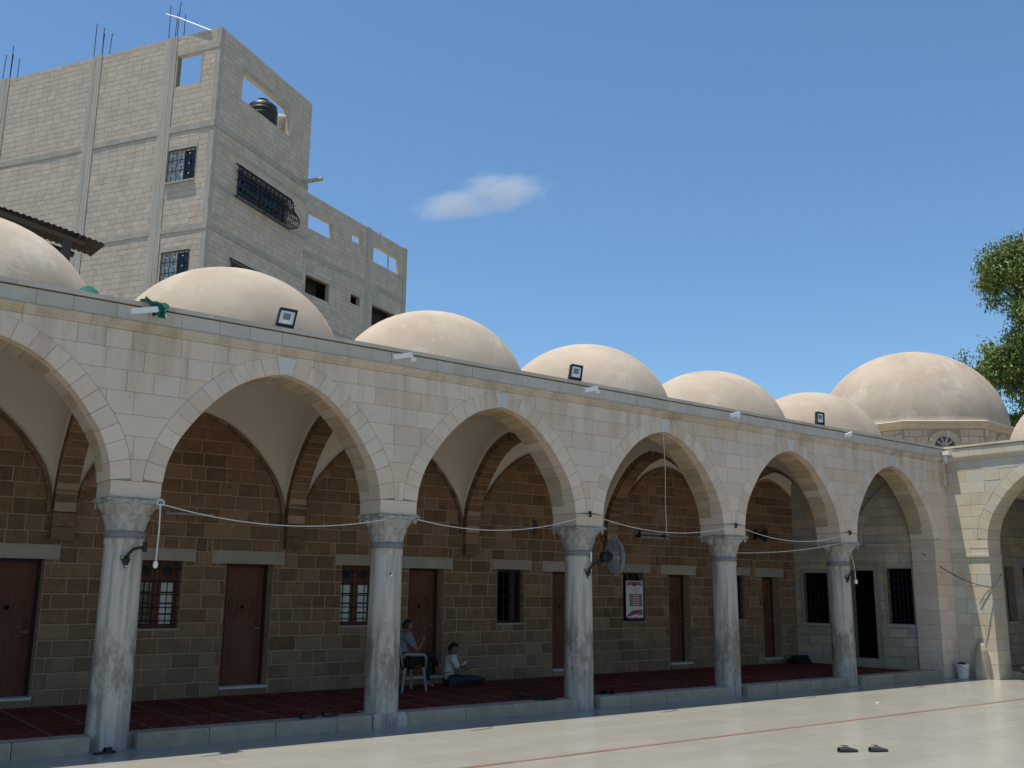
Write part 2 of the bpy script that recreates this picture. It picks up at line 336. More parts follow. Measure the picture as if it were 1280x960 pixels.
def empty(name, loc=(0, 0, 0), rz=0, **kw):              # loc in drawing units
    o = bpy.data.objects.new(name, None); col.objects.link(o); o.location = Vector(loc)*U; o.rotation_euler = (0, 0, rz)
    o.empty_display_size = .2
    for k, v in kw.items(): o[k] = v
    return o
def tag(o, label, category, group=None):
    o['label'] = label; o['category'] = category
    if group: o['group'] = group
    return o
def smooth_angle(o, ang=40):
    me = o.data; me.polygons.foreach_set('use_smooth', [True]*len(me.polygons))
    try: me.set_sharp_from_angle(angle=radians(ang))
    except Exception: pass
    return o
def frame(ox, oy, dx, dy, flip=False):
    """wall frame: s along (dx,dy), d outward"""
    nx, ny = (dy, -dx)
    if flip: nx, ny = -nx, -ny
    return lambda s, d, z: (ox+s*dx+d*nx, oy+s*dy+d*ny, z)
ident = lambda x, y, z: (x, y, z)

# pointed arch ----------------------------------------------------------------
SPRING, HALF, RISE = 2.68, 1.42, 1.64
TAB = [(1.42, 0), (1.415, .18), (1.375, .42), (1.27, .68), (1.11, .92), (.92, 1.15), (.66, 1.385), (.40, 1.535), (.19, 1.605), (0, 1.645)]
def catmull(P, n):
    out = []; Q = [P[0]] + list(P) + [(2*P[-1][0]-P[-2][0], 2*P[-1][1]-P[-2][1])]
    for i in range(1, len(Q)-2):
        for k in range(n):
            t = k/n; p0, p1, p2, p3 = Q[i-1], Q[i], Q[i+1], Q[i+2]
            out.append(tuple(.5*((2*p1[j])+(-p0[j]+p2[j])*t+(2*p0[j]-5*p1[j]+4*p2[j]-p3[j])*t*t+(-p0[j]+3*p1[j]-3*p2[j]+p3[j])*t**3) for j in (0, 1)))
    out.append(tuple(P[-1])); return out
_fine = catmull(TAB, 24)
_len = [0]
for a_, b_ in zip(_fine, _fine[1:]): _len.append(_len[-1]+math.hypot(b_[0]-a_[0], b_[1]-a_[1]))
def arch_at(t, half=HALF, rise=RISE):
    """t 0 spring .. 1 apex -> (x,h) on the right half, unit outward normal"""
    L_ = t*_len[-1]
    i = 0
    while i < len(_len)-2 and _len[i+1] < L_: i += 1
    k = (L_-_len[i])/max(1e-9, _len[i+1]-_len[i]); a, b = _fine[i], _fine[i+1]
    sx, sz = half/HALF, rise/RISE
    x = (a[0]+(b[0]-a[0])*k)*sx; h = (a[1]+(b[1]-a[1])*k)*sz
    j0, j1 = max(0, i-26), min(len(_fine)-1, i+27); a, b = _fine[j0], _fine[j1]      # smoothed tangent keeps the outer ring even
    tx, tz = (b[0]-a[0])*sx, (b[1]-a[1])*sz; l = math.hypot(tx, tz)
    return x, h, tz/l, -tx/l
def arch_h(x, half, rise):                               # height above spring at |x|
    x = abs(x)*HALF/half
    if x >= _fine[0][0]: return 0
    for a, b in zip(_fine, _fine[1:]):
        if b[0] <= x <= a[0]:
            k = (a[0]-x)/max(1e-9, a[0]-b[0]); return (a[1]+(b[1]-a[1])*k)*rise/RISE
    return rise
_EXT = {}
def ext_x(h, th):                                        # half width of the extrados at height h above the spring
    if th not in _EXT:
        _EXT[th] = []
        for i in range(61):
            x, hh, nx, nz = arch_at(i/60); _EXT[th].append((x+nx*th, hh+nz*th))
    pts = _EXT[th]; best = None
    for a, b in zip(pts, pts[1:]):
        if a[1] <= h <= b[1]:
            k = (h-a[1])/max(1e-9, b[1]-a[1]); best = a[0]+(b[0]-a[0])*k
    if best is None: best = pts[0][0] if h < pts[0][1] else 0
    return max(0, best)
def ring_piece(t0, t1, th, cx, sgn, jn=.0022, half=HALF, rise=RISE, z0=SPRING, inner=0.0, n=4):
    """polygon (s,z) of a voussoir between t0 and t1, with joints"""
    L = _len[-1]; a, b = t0+jn/L, t1-jn/L
    ins, outs = [], []
    for i in range(n+1):
        x, h, nx, nz = arch_at(a+(b-a)*i/n, half, rise)
        ins.append((x+nx*inner, h+nz*inner)); outs.append((max(jn, x+nx*th), h+nz*th))
    poly = ins+outs[::-1]
    poly = [(cx+sgn*x, z0+h) for x, h in poly]
    return poly if sgn > 0 else poly[::-1]
def key_piece(t0, th, cx, jn=.0022, half=HALF, rise=RISE, z0=SPRING, inner=0.0):
    L = _len[-1]; a = t0+jn/L
    x, h, nx, nz = arch_at(a, half, rise); xa, ha, _, _ = arch_at(1, half, rise)
    pi_ = (x+nx*inner, h+nz*inner); po = (max(.03, x+nx*th), h+nz*th)
    poly = [(-pi_[0], pi_[1]), (0, ha+inner), (pi_[0], pi_[1]), (po[0], po[1]), (0, ha+th*1.0), (-po[0], po[1])]
    return [(cx+x_, z0+h_) for x_, h_ in poly]

R = random.Random(7)
TH = .22
COURSES = [2.86, 3.10, 3.36, 3.60, 3.86, 4.10, 4.34, 4.56]
def arcade_face(root, fr, centres, s0, s1, thick, solids, mats, blockname='ashlar_block', soffit=True):
    """core wall with pointed openings + individually cut face stones. fr(s,d,z): d outward from the wall's middle plane"""
    hd = thick/2
    core = MB(); off = .012
    arcpts = []
    for i in range(25):
        x, h, nx, nz = arch_at(i/24); arcpts.append((max(0, x+nx*off), h+nz*off))
    arcpts[-1] = (0, arcpts[-1][1])
    prof = [(s0, None)]
    # front/back/soffit strips
    TOP = 4.86
    edges = []
    x = s0
    for c in centres:
        edges.append(('solid', x, c-arcpts[0][0], SPRING)); edges.append(('arch', c)); x = c+arcpts[0][0]
    edges.append(('solid', x, s1, SPRING))
    for e in edges:
        if e[0] == 'solid':
            a, b = e[1], e[2]; zb = SPRING
            for q0, q1 in solids:
                if q0-.01 <= a and b <= q1+.01: zb = 0
            core.box(a, b, -(hd-.01), hd-.01, zb, TOP, fr)
        else:
            c = e[1]; full = [(-x_, h_) for x_, h_ in arcpts]+[(x_, h_) for x_, h_ in arcpts[::-1][1:]]
            for (xa, ha), (xb, hb) in zip(full, full[1:]):
                v = [fr(c+xa, hd-.01, SPRING+ha), fr(c+xb, hd-.01, SPRING+hb), fr(c+xb, hd-.01, TOP), fr(c+xa, hd-.01, TOP),
                     fr(c+xa, -hd+.01, SPRING+ha), fr(c+xb, -hd+.01, SPRING+hb), fr(c+xb, -hd+.01, TOP), fr(c+xa, -hd+.01, TOP)]
                core.add(v, [(0, 1, 2, 3), (7, 6, 5, 4), (4, 5, 1, 0), (3, 2, 6, 7)])
    wall = core.build('facade_wall', 'mortar', root)
    def jit(): return R.uniform(-.002, .003)
    # springers over the columns, voussoirs, keystones
    for i, c in enumerate(centres):
        n = 11; t_s = .18/_len[-1]; t_k = 1-.085/_len[-1]
        for sg in (-1, 1):
            ts = [t_s+(t_k-t_s)*k/n + (R.uniform(-.006, .006) if 0 < k < n else 0) for k in range(n+1)]
            for a, b in zip(ts, ts[1:]):
                MB().prism(ring_piece(a, b, TH, c, sg), -hd-jit(), hd+jit(), fr).build('voussoir', mats['vous'], wall)
        MB().prism(key_piece(t_k, TH, c), -hd, hd+.004, fr).build('keystone', mats['key'], wall)
        if soffit:
            n = 13; t0_ = .30/_len[-1]
            for sg in (-1, 1):
                for k in range(n):
                    a, b = t0_+(1-t0_)*k/n, t0_+(1-t0_)*(k+1)/n; dm_ = hd*(.05+.5*(k/(n-1))**.6)+R.uniform(-.008, .008)
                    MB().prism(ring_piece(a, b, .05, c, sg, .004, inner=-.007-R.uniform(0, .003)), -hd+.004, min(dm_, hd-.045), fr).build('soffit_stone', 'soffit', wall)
    piers = sorted({round(c-1.7, 3) for c in centres} | {round(c+1.7, 3) for c in centres})
    for pc in piers:
        a, b = pc-.28, pc+.28
        for q0, q1 in solids:
            if a < q0 < b: b = q1
            if a < q1 < b: a = q0
            if q0 <= a and b <= q1: a, b = q0, q1
        if a < s0: a = s0
        if b > s1: b = s1
        if b-a < .06: continue
        MB().box(a+.003, b-.003, -hd, hd+jit(), SPRING, SPRING+.176, fr).build('springer_stone', mats['block'], wall)
    # ashlar in courses
    rows_ = list(zip(COURSES, COURSES[1:]))
    for z0, z1 in rows_:
        x = s0+R.uniform(.1, .4); cuts = [s0, x]
        while x < s1:
            x += R.choice([.30, .42, .5, .56, .64, .72]); cuts.append(min(x, s1))
        cuts = sorted(set(cuts) | set(c for c in centres if SPRING+RISE+TH > z0))
        cl = [cuts[0]]
        for q in cuts[1:]:
            if q-cl[-1] > .12 or q in centres:
                if q in centres and q-cl[-1] <= .12 and len(cl) > 1: cl.pop()
                cl.append(q)
        for a, b in zip(cl, cl[1:]):
            prev = None; rowsL = []
            nz_ = 20
            for k in range(nz_+1):
                z = z0+.002+(z1-z0-.004)*k/nz_; lo, hi = a+.002, b-.002
                for c in centres:
                    e = ext_x(z-SPRING, TH)+.006
                    if e > .005:
                        if a >= c-.01 and a < c+1.75: lo = max(lo, c+e)
                        if b <= c+.01 and b > c-1.75: hi = min(hi, c-e)
                        if a < c-.02 and b > c+.02: pass
                        if a < c-e < b <= c+e: hi = min(hi, c-e)
                        if c-e <= a < c+e < b: lo = max(lo, c+e)
                        if c-e <= a and b <= c+e: lo, hi = 1, 0
                if hi-lo > .003: rowsL.append((lo, hi, z))
            if len(rowsL) < 2: continue
            # keep only corner levels when the sides are straight
            if all(abs(q[0]-rowsL[0][0]) < 1e-4 and abs(q[1]-rowsL[0][1]) < 1e-4 for q in rowsL): rowsL = [rowsL[0], rowsL[-1]]
            poly = [(lo, z) for lo, hi, z in rowsL][::-1]+[(hi, z) for lo, hi, z in rowsL]
            MB().prism(poly, hd-.06, hd+jit(), fr).build(blockname, mats['block'], wall)
    for q0, q1 in solids:
        z = 0.0
        while z < SPRING-.05:
            h = min(R.choice([.24, .27, .3]), SPRING-z)
            if SPRING-z-h < .12: h = SPRING-z
            x = q0
            while x < q1-.02:
                wd = R.choice([.26, .34, .42]);
                if q1-x-wd < .15: wd = q1-x
                MB().box(x+.003, x+wd-.003, -hd-jit(), hd+jit(), z+.003, z+h-.003, fr).build('pier_block', mats['pier'], wall)
                x += wd
            z += h
    return wall

def parapet(root, fr, s0, s1, d, mats):
    """moulding + marble slabs + coping. d = face of the wall below"""
    core = MB().box(s0, s1, d-.16, d+.030, 4.672, 4.842, fr).build('parapet', 'mortar', root)
    x = s0
    while x < s1-.05:
        wd = R.choice([.30, .36, .38, .42, .46])
        if s1-x-wd < .2: wd = s1-x
        MB().box(x+.002, x+wd-.002, d-.02, d+.045+R.uniform(-.002, .002), 4.674, 4.838, fr).build('parapet_slab', mats['slab'], core)
        x += wd
    x = s0
    while x < s1-.05:
        wd = R.choice([.36, .42, .5, .62])
        if s1-x-wd < .3: wd = s1-x
        MB().box(x+.001, x+wd-.001, d-.20, d+.062+R.uniform(-.001, .002), 4.856, 4.905, fr).build('coping_stone', mats['slab'], core)
        x += wd
    x = s0; prof = [(d-.04, 4.562), (d+.006, 4.562), (d+.022, 4.585), (d+.024, 4.606), (d+.034, 4.622), (d+.050, 4.640), (d+.056, 4.652), (d+.056, 4.668), (d-.04, 4.668)]
    mo = None
    while x < s1-.05:
        wd = R.choice([.7, .85, 1.0, 1.15])
        if s1-x-wd < .5: wd = s1-x
        m = MB(); n = len(prof); jz = R.uniform(-.002, .002)
        vs = [fr(x+.002, q+jz, z) for q, z in prof]+[fr(x+wd-.002, q+jz, z) for q, z in prof]
        m.add(vs, [tuple(range(n-1, -1, -1)), tuple(range(n, 2*n))]+[(i, (i+1) % n, (i+1) % n+n, i+n) for i in range(n)])
        m.build('moulding_stone', mats['mould'], core); x += wd
    return core

def interval_rows(z0, z1, heights, s0, s1, widths, rng, holes, gap):
    """running courses of blocks between s0..s1, cut round rectangular holes"""
    z = z0; out = []
    while z < z1-.02:
        h = rng.choice(heights)
        if z1-z-h < min(heights)*.5: h = z1-z
        x = s0-rng.uniform(0, widths[0])
        while x < s1:
            wd = rng.choice(widths); a, b = max(x, s0), min(x+wd, s1); x += wd
            if b-a < .04: continue
            segs = [(a, b, z, z+h)]
            for (ha, hb, hz0, hz1) in holes:
                new = []
                for (p, q, u_, v_) in segs:
                    if hb <= p or ha >= q or hz1 <= u_ or hz0 >= v_: new.append((p, q, u_, v_)); continue
                    if ha > p: new.append((p, ha, u_, v_))
                    if hb < q: new.append((hb, q, u_, v_))
                    lo, hi = max(p, ha), min(q, hb)
                    if hz0-u_ > .03: new.append((lo, hi, u_, hz0))
                    if v_-hz1 > .03: new.append((lo, hi, hz1, v_))
                segs = new
            for (p, q, u_, v_) in segs:
                if q-p > .035 and v_-u_ > .03: out.append((p+gap, q-gap, u_+gap, v_-gap))
        z += h
    return out
def holed_wall(s0, s1, z0, z1, d0, d1, holes, fr):
    """slab with rectangular holes"""
    xs = sorted({s0, s1, *[q for h in holes for q in h[:2] if s0 < q < s1]}); zs = sorted({z0, z1, *[q for h in holes for q in h[2:] if z0 < q < z1]})
    m = MB()
    def solid(i, j):
        if i < 0 or j < 0 or i >= len(xs)-1 or j >= len(zs)-1: return False
        a, b = (xs[i]+xs[i+1])/2, (zs[j]+zs[j+1])/2
        return not any(h[0] < a < h[1] and h[2] < b < h[3] for h in holes)
    for i in range(len(xs)-1):
        for j in range(len(zs)-1):
            if not solid(i, j): continue
            a, b, c, e = xs[i], xs[i+1], zs[j], zs[j+1]
            v = [fr(a, d1, c), fr(b, d1, c), fr(b, d1, e), fr(a, d1, e), fr(a, d0, c), fr(b, d0, c), fr(b, d0, e), fr(a, d0, e)]
            fs = [(0, 1, 2, 3), (7, 6, 5, 4)]
            if not solid(i, j-1): fs.append((4, 5, 1, 0))
            if not solid(i, j+1): fs.append((3, 2, 6, 7))
            if not solid(i-1, j): fs.append((4, 0, 3, 7))
            if not solid(i+1, j): fs.append((1, 5, 6, 2))
            m.add(v, fs)
    return m

# ================================================================== THE SETTING
g = MB().add([(-600, -600, -.012), (900, -600, -.012), (900, 900, -.012), (-600, 900, -.012)], [(0, 1, 2, 3)])
MAT['earth'] = material('dusty_ground', (.12, .105, .085), (.08, .072, .06), .3, .6, None, 0, 0, .95, .2, 3)  # colour darkened to stand for shaded alleys and weaken the bounce
g.build('ground', 'earth', kind='structure')
court = MB().box(-26, 18.2, -26, .6, -.2, 0).build('courtyard_paving', 'court', kind='structure')
x = -18.0
while x < 17.2:                                            # red stone stripe let into the paving
    MB().box(x+.002, x+.678, -3.18, -3.12, -.05, .0035).build('stripe_stone', 'red_stone', court); x += .68

# ================================================================== THE ARCADE
arcade = tag(empty('arcade', (0, 0, 0)), 'long pale stone arcade of pointed arches on marble columns with small domes', 'arcade')
FR = frame(0, 0, 1, 0)
CENT = [-8.5+3.4*k for k in range(8)]                      # -8.5 ... 15.3
JAMB = 15.3+HALF
XW = 17.38                                                 # face of the wing
fm = dict(vous='facade', key='key', block='facade', pier='facade')
arcade_face(arcade, FR, CENT, -11.0, XW+.2, .54, [(JAMB, XW+.2)], fm)
parapet(arcade, FR, -11.0, XW-.04, .27, dict(slab='slab', mould='moulding'))

def column_meshes():
    rg = random.Random(3)
    sh = MB(); prof = [(.226, 0.0), (.228, .03), (.223, .06), (.221, .5), (.217, 1.1), (.211, 1.7), (.205, 2.14), (.204, 2.155), (.216, 2.165), (.218, 2.20), (.212, 2.235), (.205, 2.243)]
    base = 0; n = 40; ph = rg.uniform(0, 6)
    for r_, z_ in prof:
        for k in range(n):
            a = 2*pi*k/n; e = 1+.008*sin(3*a+ph+z_)+.004*sin(9*a+5*z_)
            sh.v.append((r_*e*cos(a), r_*e*sin(a), z_))
    for i in range(len(prof)-1):
        for k in range(n): sh.f.append((i*n+k, i*n+(k+1) % n, (i+1)*n+(k+1) % n, (i+1)*n+k))
    ring = MB().lathe([(.20, 2.238), (.222, 2.240), (.225, 2.30), (.214, 2.312), (.20, 2.314)], 32)
    # carved capital: round below, square above, leaves in relief
    cap = MB(); n = 96; lev = 26; z0, z1 = 2.31, 2.655
    def leaf(a, t):
        out = 0
        for (cnt, ph_, tb, tt, amp) in ((8, 0, -.05, .50, .016), (8, pi/8, .28, .86, .018)):
            w_ = (a-ph_)*cnt/(2*pi); w_ = abs(w_-round(w_))*2           # 0 leaf axis .. 1 between
            tc_ = (t-tb)/(tt-tb)
            if 0 <= tc_ <= 1.02:
                width = .93*(1-.75*max(0, tc_-.5)**1.3)*(1 if tc_ < .95 else .8)
                if w_ < width:
                    rib = .9*abs(cos(w_*9*pi*.55+tc_*5))
                    curl = tc_**2.2*1.5
                    out = max(out, amp*(.55+rib*.5+curl)*(1-.55*(w_/width)**3))
        return out
    rows_ = []
    for j in range(lev+1):
        t = j/lev; z = z0+(z1-z0)*t; rr = .203+.055*t+.04*t**3
        sq = min(1, max(0, (t-.45)/.55))**1.2
        half = .205+.105*t**1.4
        row = []
        for k in range(n):
            a = 2*pi*k/n; ca, sa = cos(a), sin(a)
            rs = half/max(abs(ca), abs(sa)); rs = min(rs, half*1.36)
            q = rr*(1-sq)+rs*sq + leaf(a, t)*(1-.25*sq) - .008
            row.append((q*ca, q*sa, z))
        row.append(row[0]); rows_.append(row)
    cap.grid(rows_)
    for s_ in (0, 1, 2, 3):                                             # corner volutes
        a = pi/4+s_*pi/2; c = Vector((cos(a), sin(a), 0))*.375+Vector((0, 0, 2.60)); t_ = Vector((-sin(a), cos(a), 0))
        for sd in (-1, 1):
            d_ = (Vector((cos(a), sin(a), 0))*.5-t_*sd*.6).normalized()
            cap.tube([c+t_*sd*.018+(d_*cos(q)*.5+Vector((0, 0, 1))*sin(q))*(.042*(1-q/16)) for q in [k*.5 for k in range(20)]], .011, 5)
    ab = MB()                                                           # abacus with a boss on each side
    pts = []
    for s_ in range(4):
        for k in range(7):
            q = -1+2*k/6; dent = .022*(1-q*q); a = s_*pi/2
            lx, ly = q*.315, -.315+dent
            pts.append((lx*cos(a)-ly*sin(a), lx*sin(a)+ly*cos(a)))
    pp = []
    for p in pts:
        if not pp or math.hypot(p[0]-pp[-1][0], p[1]-pp[-1][1]) > 1e-4: pp.append(p)
    if math.hypot(pp[0][0]-pp[-1][0], pp[0][1]-pp[-1][1]) < 1e-4: pp.pop()
    n_ = len(pp)
    lv = [(1.0, 2.640), (1.0, 2.655), (.94, 2.658), (.95, 2.681)]
    vs = [(x*s, y*s, z) for s, z in lv for x, y in pp]
    fs = [tuple(range(n_-1, -1, -1)), tuple(range(3*n_, 4*n_))]+[(i*n_+k, i*n_+(k+1) % n_, (i+1)*n_+(k+1) % n_, (i+1)*n_+k) for i in range(3) for k in range(n_)]
    ab.add(vs, fs)
    for s_ in range(4):
        a = s_*pi/2; ab.lathe([(.0, -.03), (.035, -.02), (.04, 0), (.03, .02), (0, .028)], 8, (.30*sin(a), -.30*cos(a), 2.648), False)
    return sh.mesh('shaft', 'marble', U, True), ring.mesh('collar', 'lead', U, True), cap.mesh('capital', 'capital', U, True), ab.mesh('abacus', 'capital', U)
SH, RI, CA, AB = column_meshes()
def column(root, x, y, rz, plinth=False):
    c = bpy.data.objects.new('column', SH); col.objects.link(c); c.parent = root; c.location = Vector((x, y, 0))*U; c.rotation_euler = (0, 0, rz)
    for nme, me in (('collar', RI), ('capital', CA), ('abacus', AB)):
        o = bpy.data.objects.new(nme, me); col.objects.link(o); o.parent = c; o.rotation_euler = (0, 0, -rz)
    if plinth:
        m = MB(); q = [(.245, -.02), (.25, .10), (.232, .145), (.225, .165)]
        for i, (a, z) in enumerate(q): m.v += [(-a, -a, z), (a, -a, z), (a, a, z), (-a, a, z)]
        for i in range(3):
            for k in range(4): m.f.append((i*4+k, i*4+(k+1) % 4, i*4+4+(k+1) % 4, i*4+4+k))
        m.f.append((12, 13, 14, 15)); o = m.build('plinth', 'marble', c); o.rotation_euler = (0, 0, -rz)
    return c
for k in range(-3, 5): column(arcade, 3.4*k, 0, .9*k, plinth=(k == 1))

# platform and kerb -----------------------------------------------------------
plat = MB().box(-11, 16.9, -.05, 7.0, -.1, .150).build('floor_platform', 'kerb', arcade)
for k in range(-3, 5):
    a, b = 3.4*k+.225, 3.4*(k+1)-.225
    if k == 4: b = 16.70
    if k == 0: a += .03; b -= .03
    x = a
    while x < b-.05:
        wd = R.choice([.62, .8, .95, 1.1])
        if b-x-wd < .4: wd = b-x
        q = R.uniform(-.006, .006); zt = .160+R.uniform(-.004, .003); m = MB()
        m.v = [(x+.004, -.235+q, 0), (x+wd-.004, -.235+q, 0), (x+wd-.004, .02, 0), (x+.004, .02, 0),
               (x+.004, -.232+q, zt-.022), (x+wd-.004, -.232+q, zt-.022), (x+wd-.004, .02, zt-.022), (x+.004, .02, zt-.022),
               (x+.014, -.21+q, zt), (x+wd-.014, -.21+q, zt), (x+wd-.014, .02, zt), (x+.014, .02, zt)]
        for i in range(2):
            for e in range(4): m.f.append((i*4+e, i*4+(e+1) % 4, i*4+4+(e+1) % 4, i*4+4+e))
        m.f.append((8, 9, 10, 11)); m.build('kerb_stone', 'kerb', plat); x += wd
for k in range(-3, 5):                                     # infill behind each column base
    MB().box(3.4*k-.24, 3.4*k+.24, .02, .10, 0, .149).build('kerb_infill', 'kerb', plat)

# back wall with doors and windows -------------------------------------------
DB = 2.92
DOORS = [(-4.07, -3.33), (-.89, -.15), (2.37, 3.12), (5.57, 6.29), (8.74, 9.46), (11.90, 12.56), (14.95, 15.57)]
WINS = [(-2.1, -1.47), (1.08, 1.72), (4.30, 4.95), (7.44, 8.07), (10.58, 11.20), (13.74, 14.36)]
DZ, WZ = (.28, 2.06), (1.12, 2.08)
holes = [(a, b, *DZ) for a, b in DOORS]+[(a, b, *WZ) for a, b in WINS]
FB = frame(0, DB, 1, 0)                                    # d outward = -y
LB, RB = -11.0, 16.30
bw = holed_wall(LB, RB, .1, 4.72, -.45, -.012, holes, FB).build('back_wall', 'brown_mortar', arcade)
lint = []
for i, (a, b) in enumerate(DOORS): lint.append((a-.24, b+.17, DZ[1], DZ[1]+.19))
for i, (a, b) in enumerate(WINS): lint.append((a-.13, b+.17, WZ[1], WZ[1]+.17))
for a, b, c_, e in lint:
    MB().box(a+.004, b-.004, -.25, .004, c_+.001, e-.004, FB).build('lintel', 'lintel', bw)
rb = random.Random(11)
def bay_curve(x):
    k = round((x-1.7)/3.4); c = 1.7+3.4*k
    return SPRING+arch_h(x-c, 1.53, 1.58)
rects = interval_rows(.15, 4.32, [.20, .21, .22], LB, RB, [.22, .28, .33, .36, .42, .48], rb, holes+lint, .0085)
keep = []
for q in rects:
    mx = (q[0]+q[1])/2
    if q[2] < max(bay_curve(q[0]), bay_curve(q[1]), bay_curve(mx)) and mx > -5: keep.append(q)
keep.sort(key=lambda q: (q[0]+3.3)**2 if q[0] > -2.2 else 1e6)
low, rest, nlow = MB(), MB(), MB()
def chip(mb, q, fr, d0, d1, rng, e=.008, amp=.005):
    """block with a slightly rough-hewn, chamfered face"""
    a, b, c_, f_ = q; D = [d1+rng.uniform(-amp, amp) for _ in range(4)]
    j = lambda: rng.uniform(0, amp*1.2)
    o = len(mb.v)
    mb.v += [fr(a, d0, c_), fr(b, d0, c_), fr(b, d0, f_), fr(a, d0, f_), fr(a, d1-.012, c_), fr(b, d1-.012, c_), fr(b, d1-.012, f_), fr(a, d1-.012, f_),
             fr(a+e+j(), D[0], c_+e+j()), fr(b-e-j(), D[1], c_+e+j()), fr(b-e-j(), D[2], f_-e-j()), fr(a+e+j(), D[3], f_-e-j())]
    for i in range(2):
        for k in range(4): mb.f.append((o+i*4+k, o+i*4+(k+1) % 4, o+i*4+4+(k+1) % 4, o+i*4+4+k))
    mb.f.append((o+8, o+9, o+10, o+11)); return mb
for i, q in enumerate(keep):
    worn = q[3] < 1.02+rb.uniform(-.15, .15)
    if q[3] > min(bay_curve(q[0]), bay_curve(q[1]))-.01:      # cut to the curve of the vault
        n_ = 6; top = []
        for k in range(n_+1):
            x_ = q[0]+(q[1]-q[0])*k/n_; top.append((x_, min(q[3], bay_curve(x_)-.005)))
        top = [(x_, z_) for x_, z_ in top if z_ > q[2]+.004]
        if len(top) < 2: continue
        poly = [(top[0][0], q[2]), (top[-1][0], q[2])]+top[::-1]
        if i < 300: MB().prism(poly, -.05, .0, FB).build('wall_block', 'brown', bw)
        else: rest.prism(poly, -.05, .0, FB)
        continue
    if i < 300: chip(MB(), q, FB, -.05, .0, rb).build('wall_block', 'brown_low' if worn else 'brown', bw)
    else: chip(nlow if worn else rest, q, FB, -.05, .0, rb)
rest.build('wall_block_run', 'brown', bw, kind='stuff'); nlow.build('worn_block_run', 'brown_low', bw, kind='stuff')

def door(a, b, i):
    z0, z1 = DZ; y = DB+.24
    leaf = MB().box(a+.05, b-.05, y, y+.05, z0+.01, z1-.05).build('door', 'wood', arcade)
    fm_ = MB().box(a-.01, a+.05, y-.02, y+.06, z0, z1).box(b-.05, b+.01, y-.02, y+.06, z0, z1).box(a+.05, b-.05, y-.02, y+.06, z1-.05, z1+.01)
    fm_.build('door_frame', 'wood_dark', leaf)
    w0, w1 = a+.12, b-.12; cx = (w0+w1)/2
    for c_, e in ((z0+.1, z0+.78), (z0+.86, z1-.36), (z1-.30, z1-.11)):       # raised panel mouldings
        t = .022
        MB().box(w0, w1, y-.014, y-.001, c_, c_+t).box(w0, w1, y-.014, y-.001, e-t, e).box(w0, w0+t, y-.013, y-.001, c_+t, e-t).box(w1-t, w1, y-.013, y-.001, c_+t, e-t).build('panel_moulding', 'wood', leaf)
    cz = (z0+.86+z1-.36)/2
    for rad, t, zz in ((.225, .020, .016), (.175, .013, .014), (.10, .012, .018)):
        m = MB(); n = 8
        for k in range(n):
            a0 = 2*pi*(k+.5)/n; a1 = 2*pi*(k+1.5)/n
            P = [(cx+q*cos(s), cz+q*sin(s)) for q, s in ((rad, a0), (rad, a1), (rad-t, a1), (rad-t, a0))]
            m.prism(P, -zz, 0.0, lambda s, d, z: (s, y+d, z))
        m.build('carved_octagon', 'wood', leaf)
    m = MB()
    for k in range(8):
        a0 = 2*pi*k/8; m.prism([(cx+.02*cos(a0+1.2), cz+.02*sin(a0+1.2)), (cx+.16*cos(a0), cz+.16*sin(a0)), (cx+.02*cos(a0-1.2), cz+.02*sin(a0-1.2))], -.012, 0, lambda s, d, z: (s, y+d, z))
    m.build('carved_star', 'wood', leaf)
    MB().tube([(b-.10, y-.0, z0+.82), (b-.10, y-.05, z0+.82), (b-.17, y-.05, z0+.82)], .010, 6).build('door_handle', 'grey_metal', leaf)
    MB().box(a+.002, b-.002, DB-.02, DB+.30, z0-.035, z0+.001).build('threshold', 'white_sill', leaf)
    MB().box(a+.004, b-.004, DB-.012, DB+.2, .15, z0-.036).build('door_step', 'brown_low', leaf)
for i, (a, b) in enumerate(DOORS): door(a, b, i)

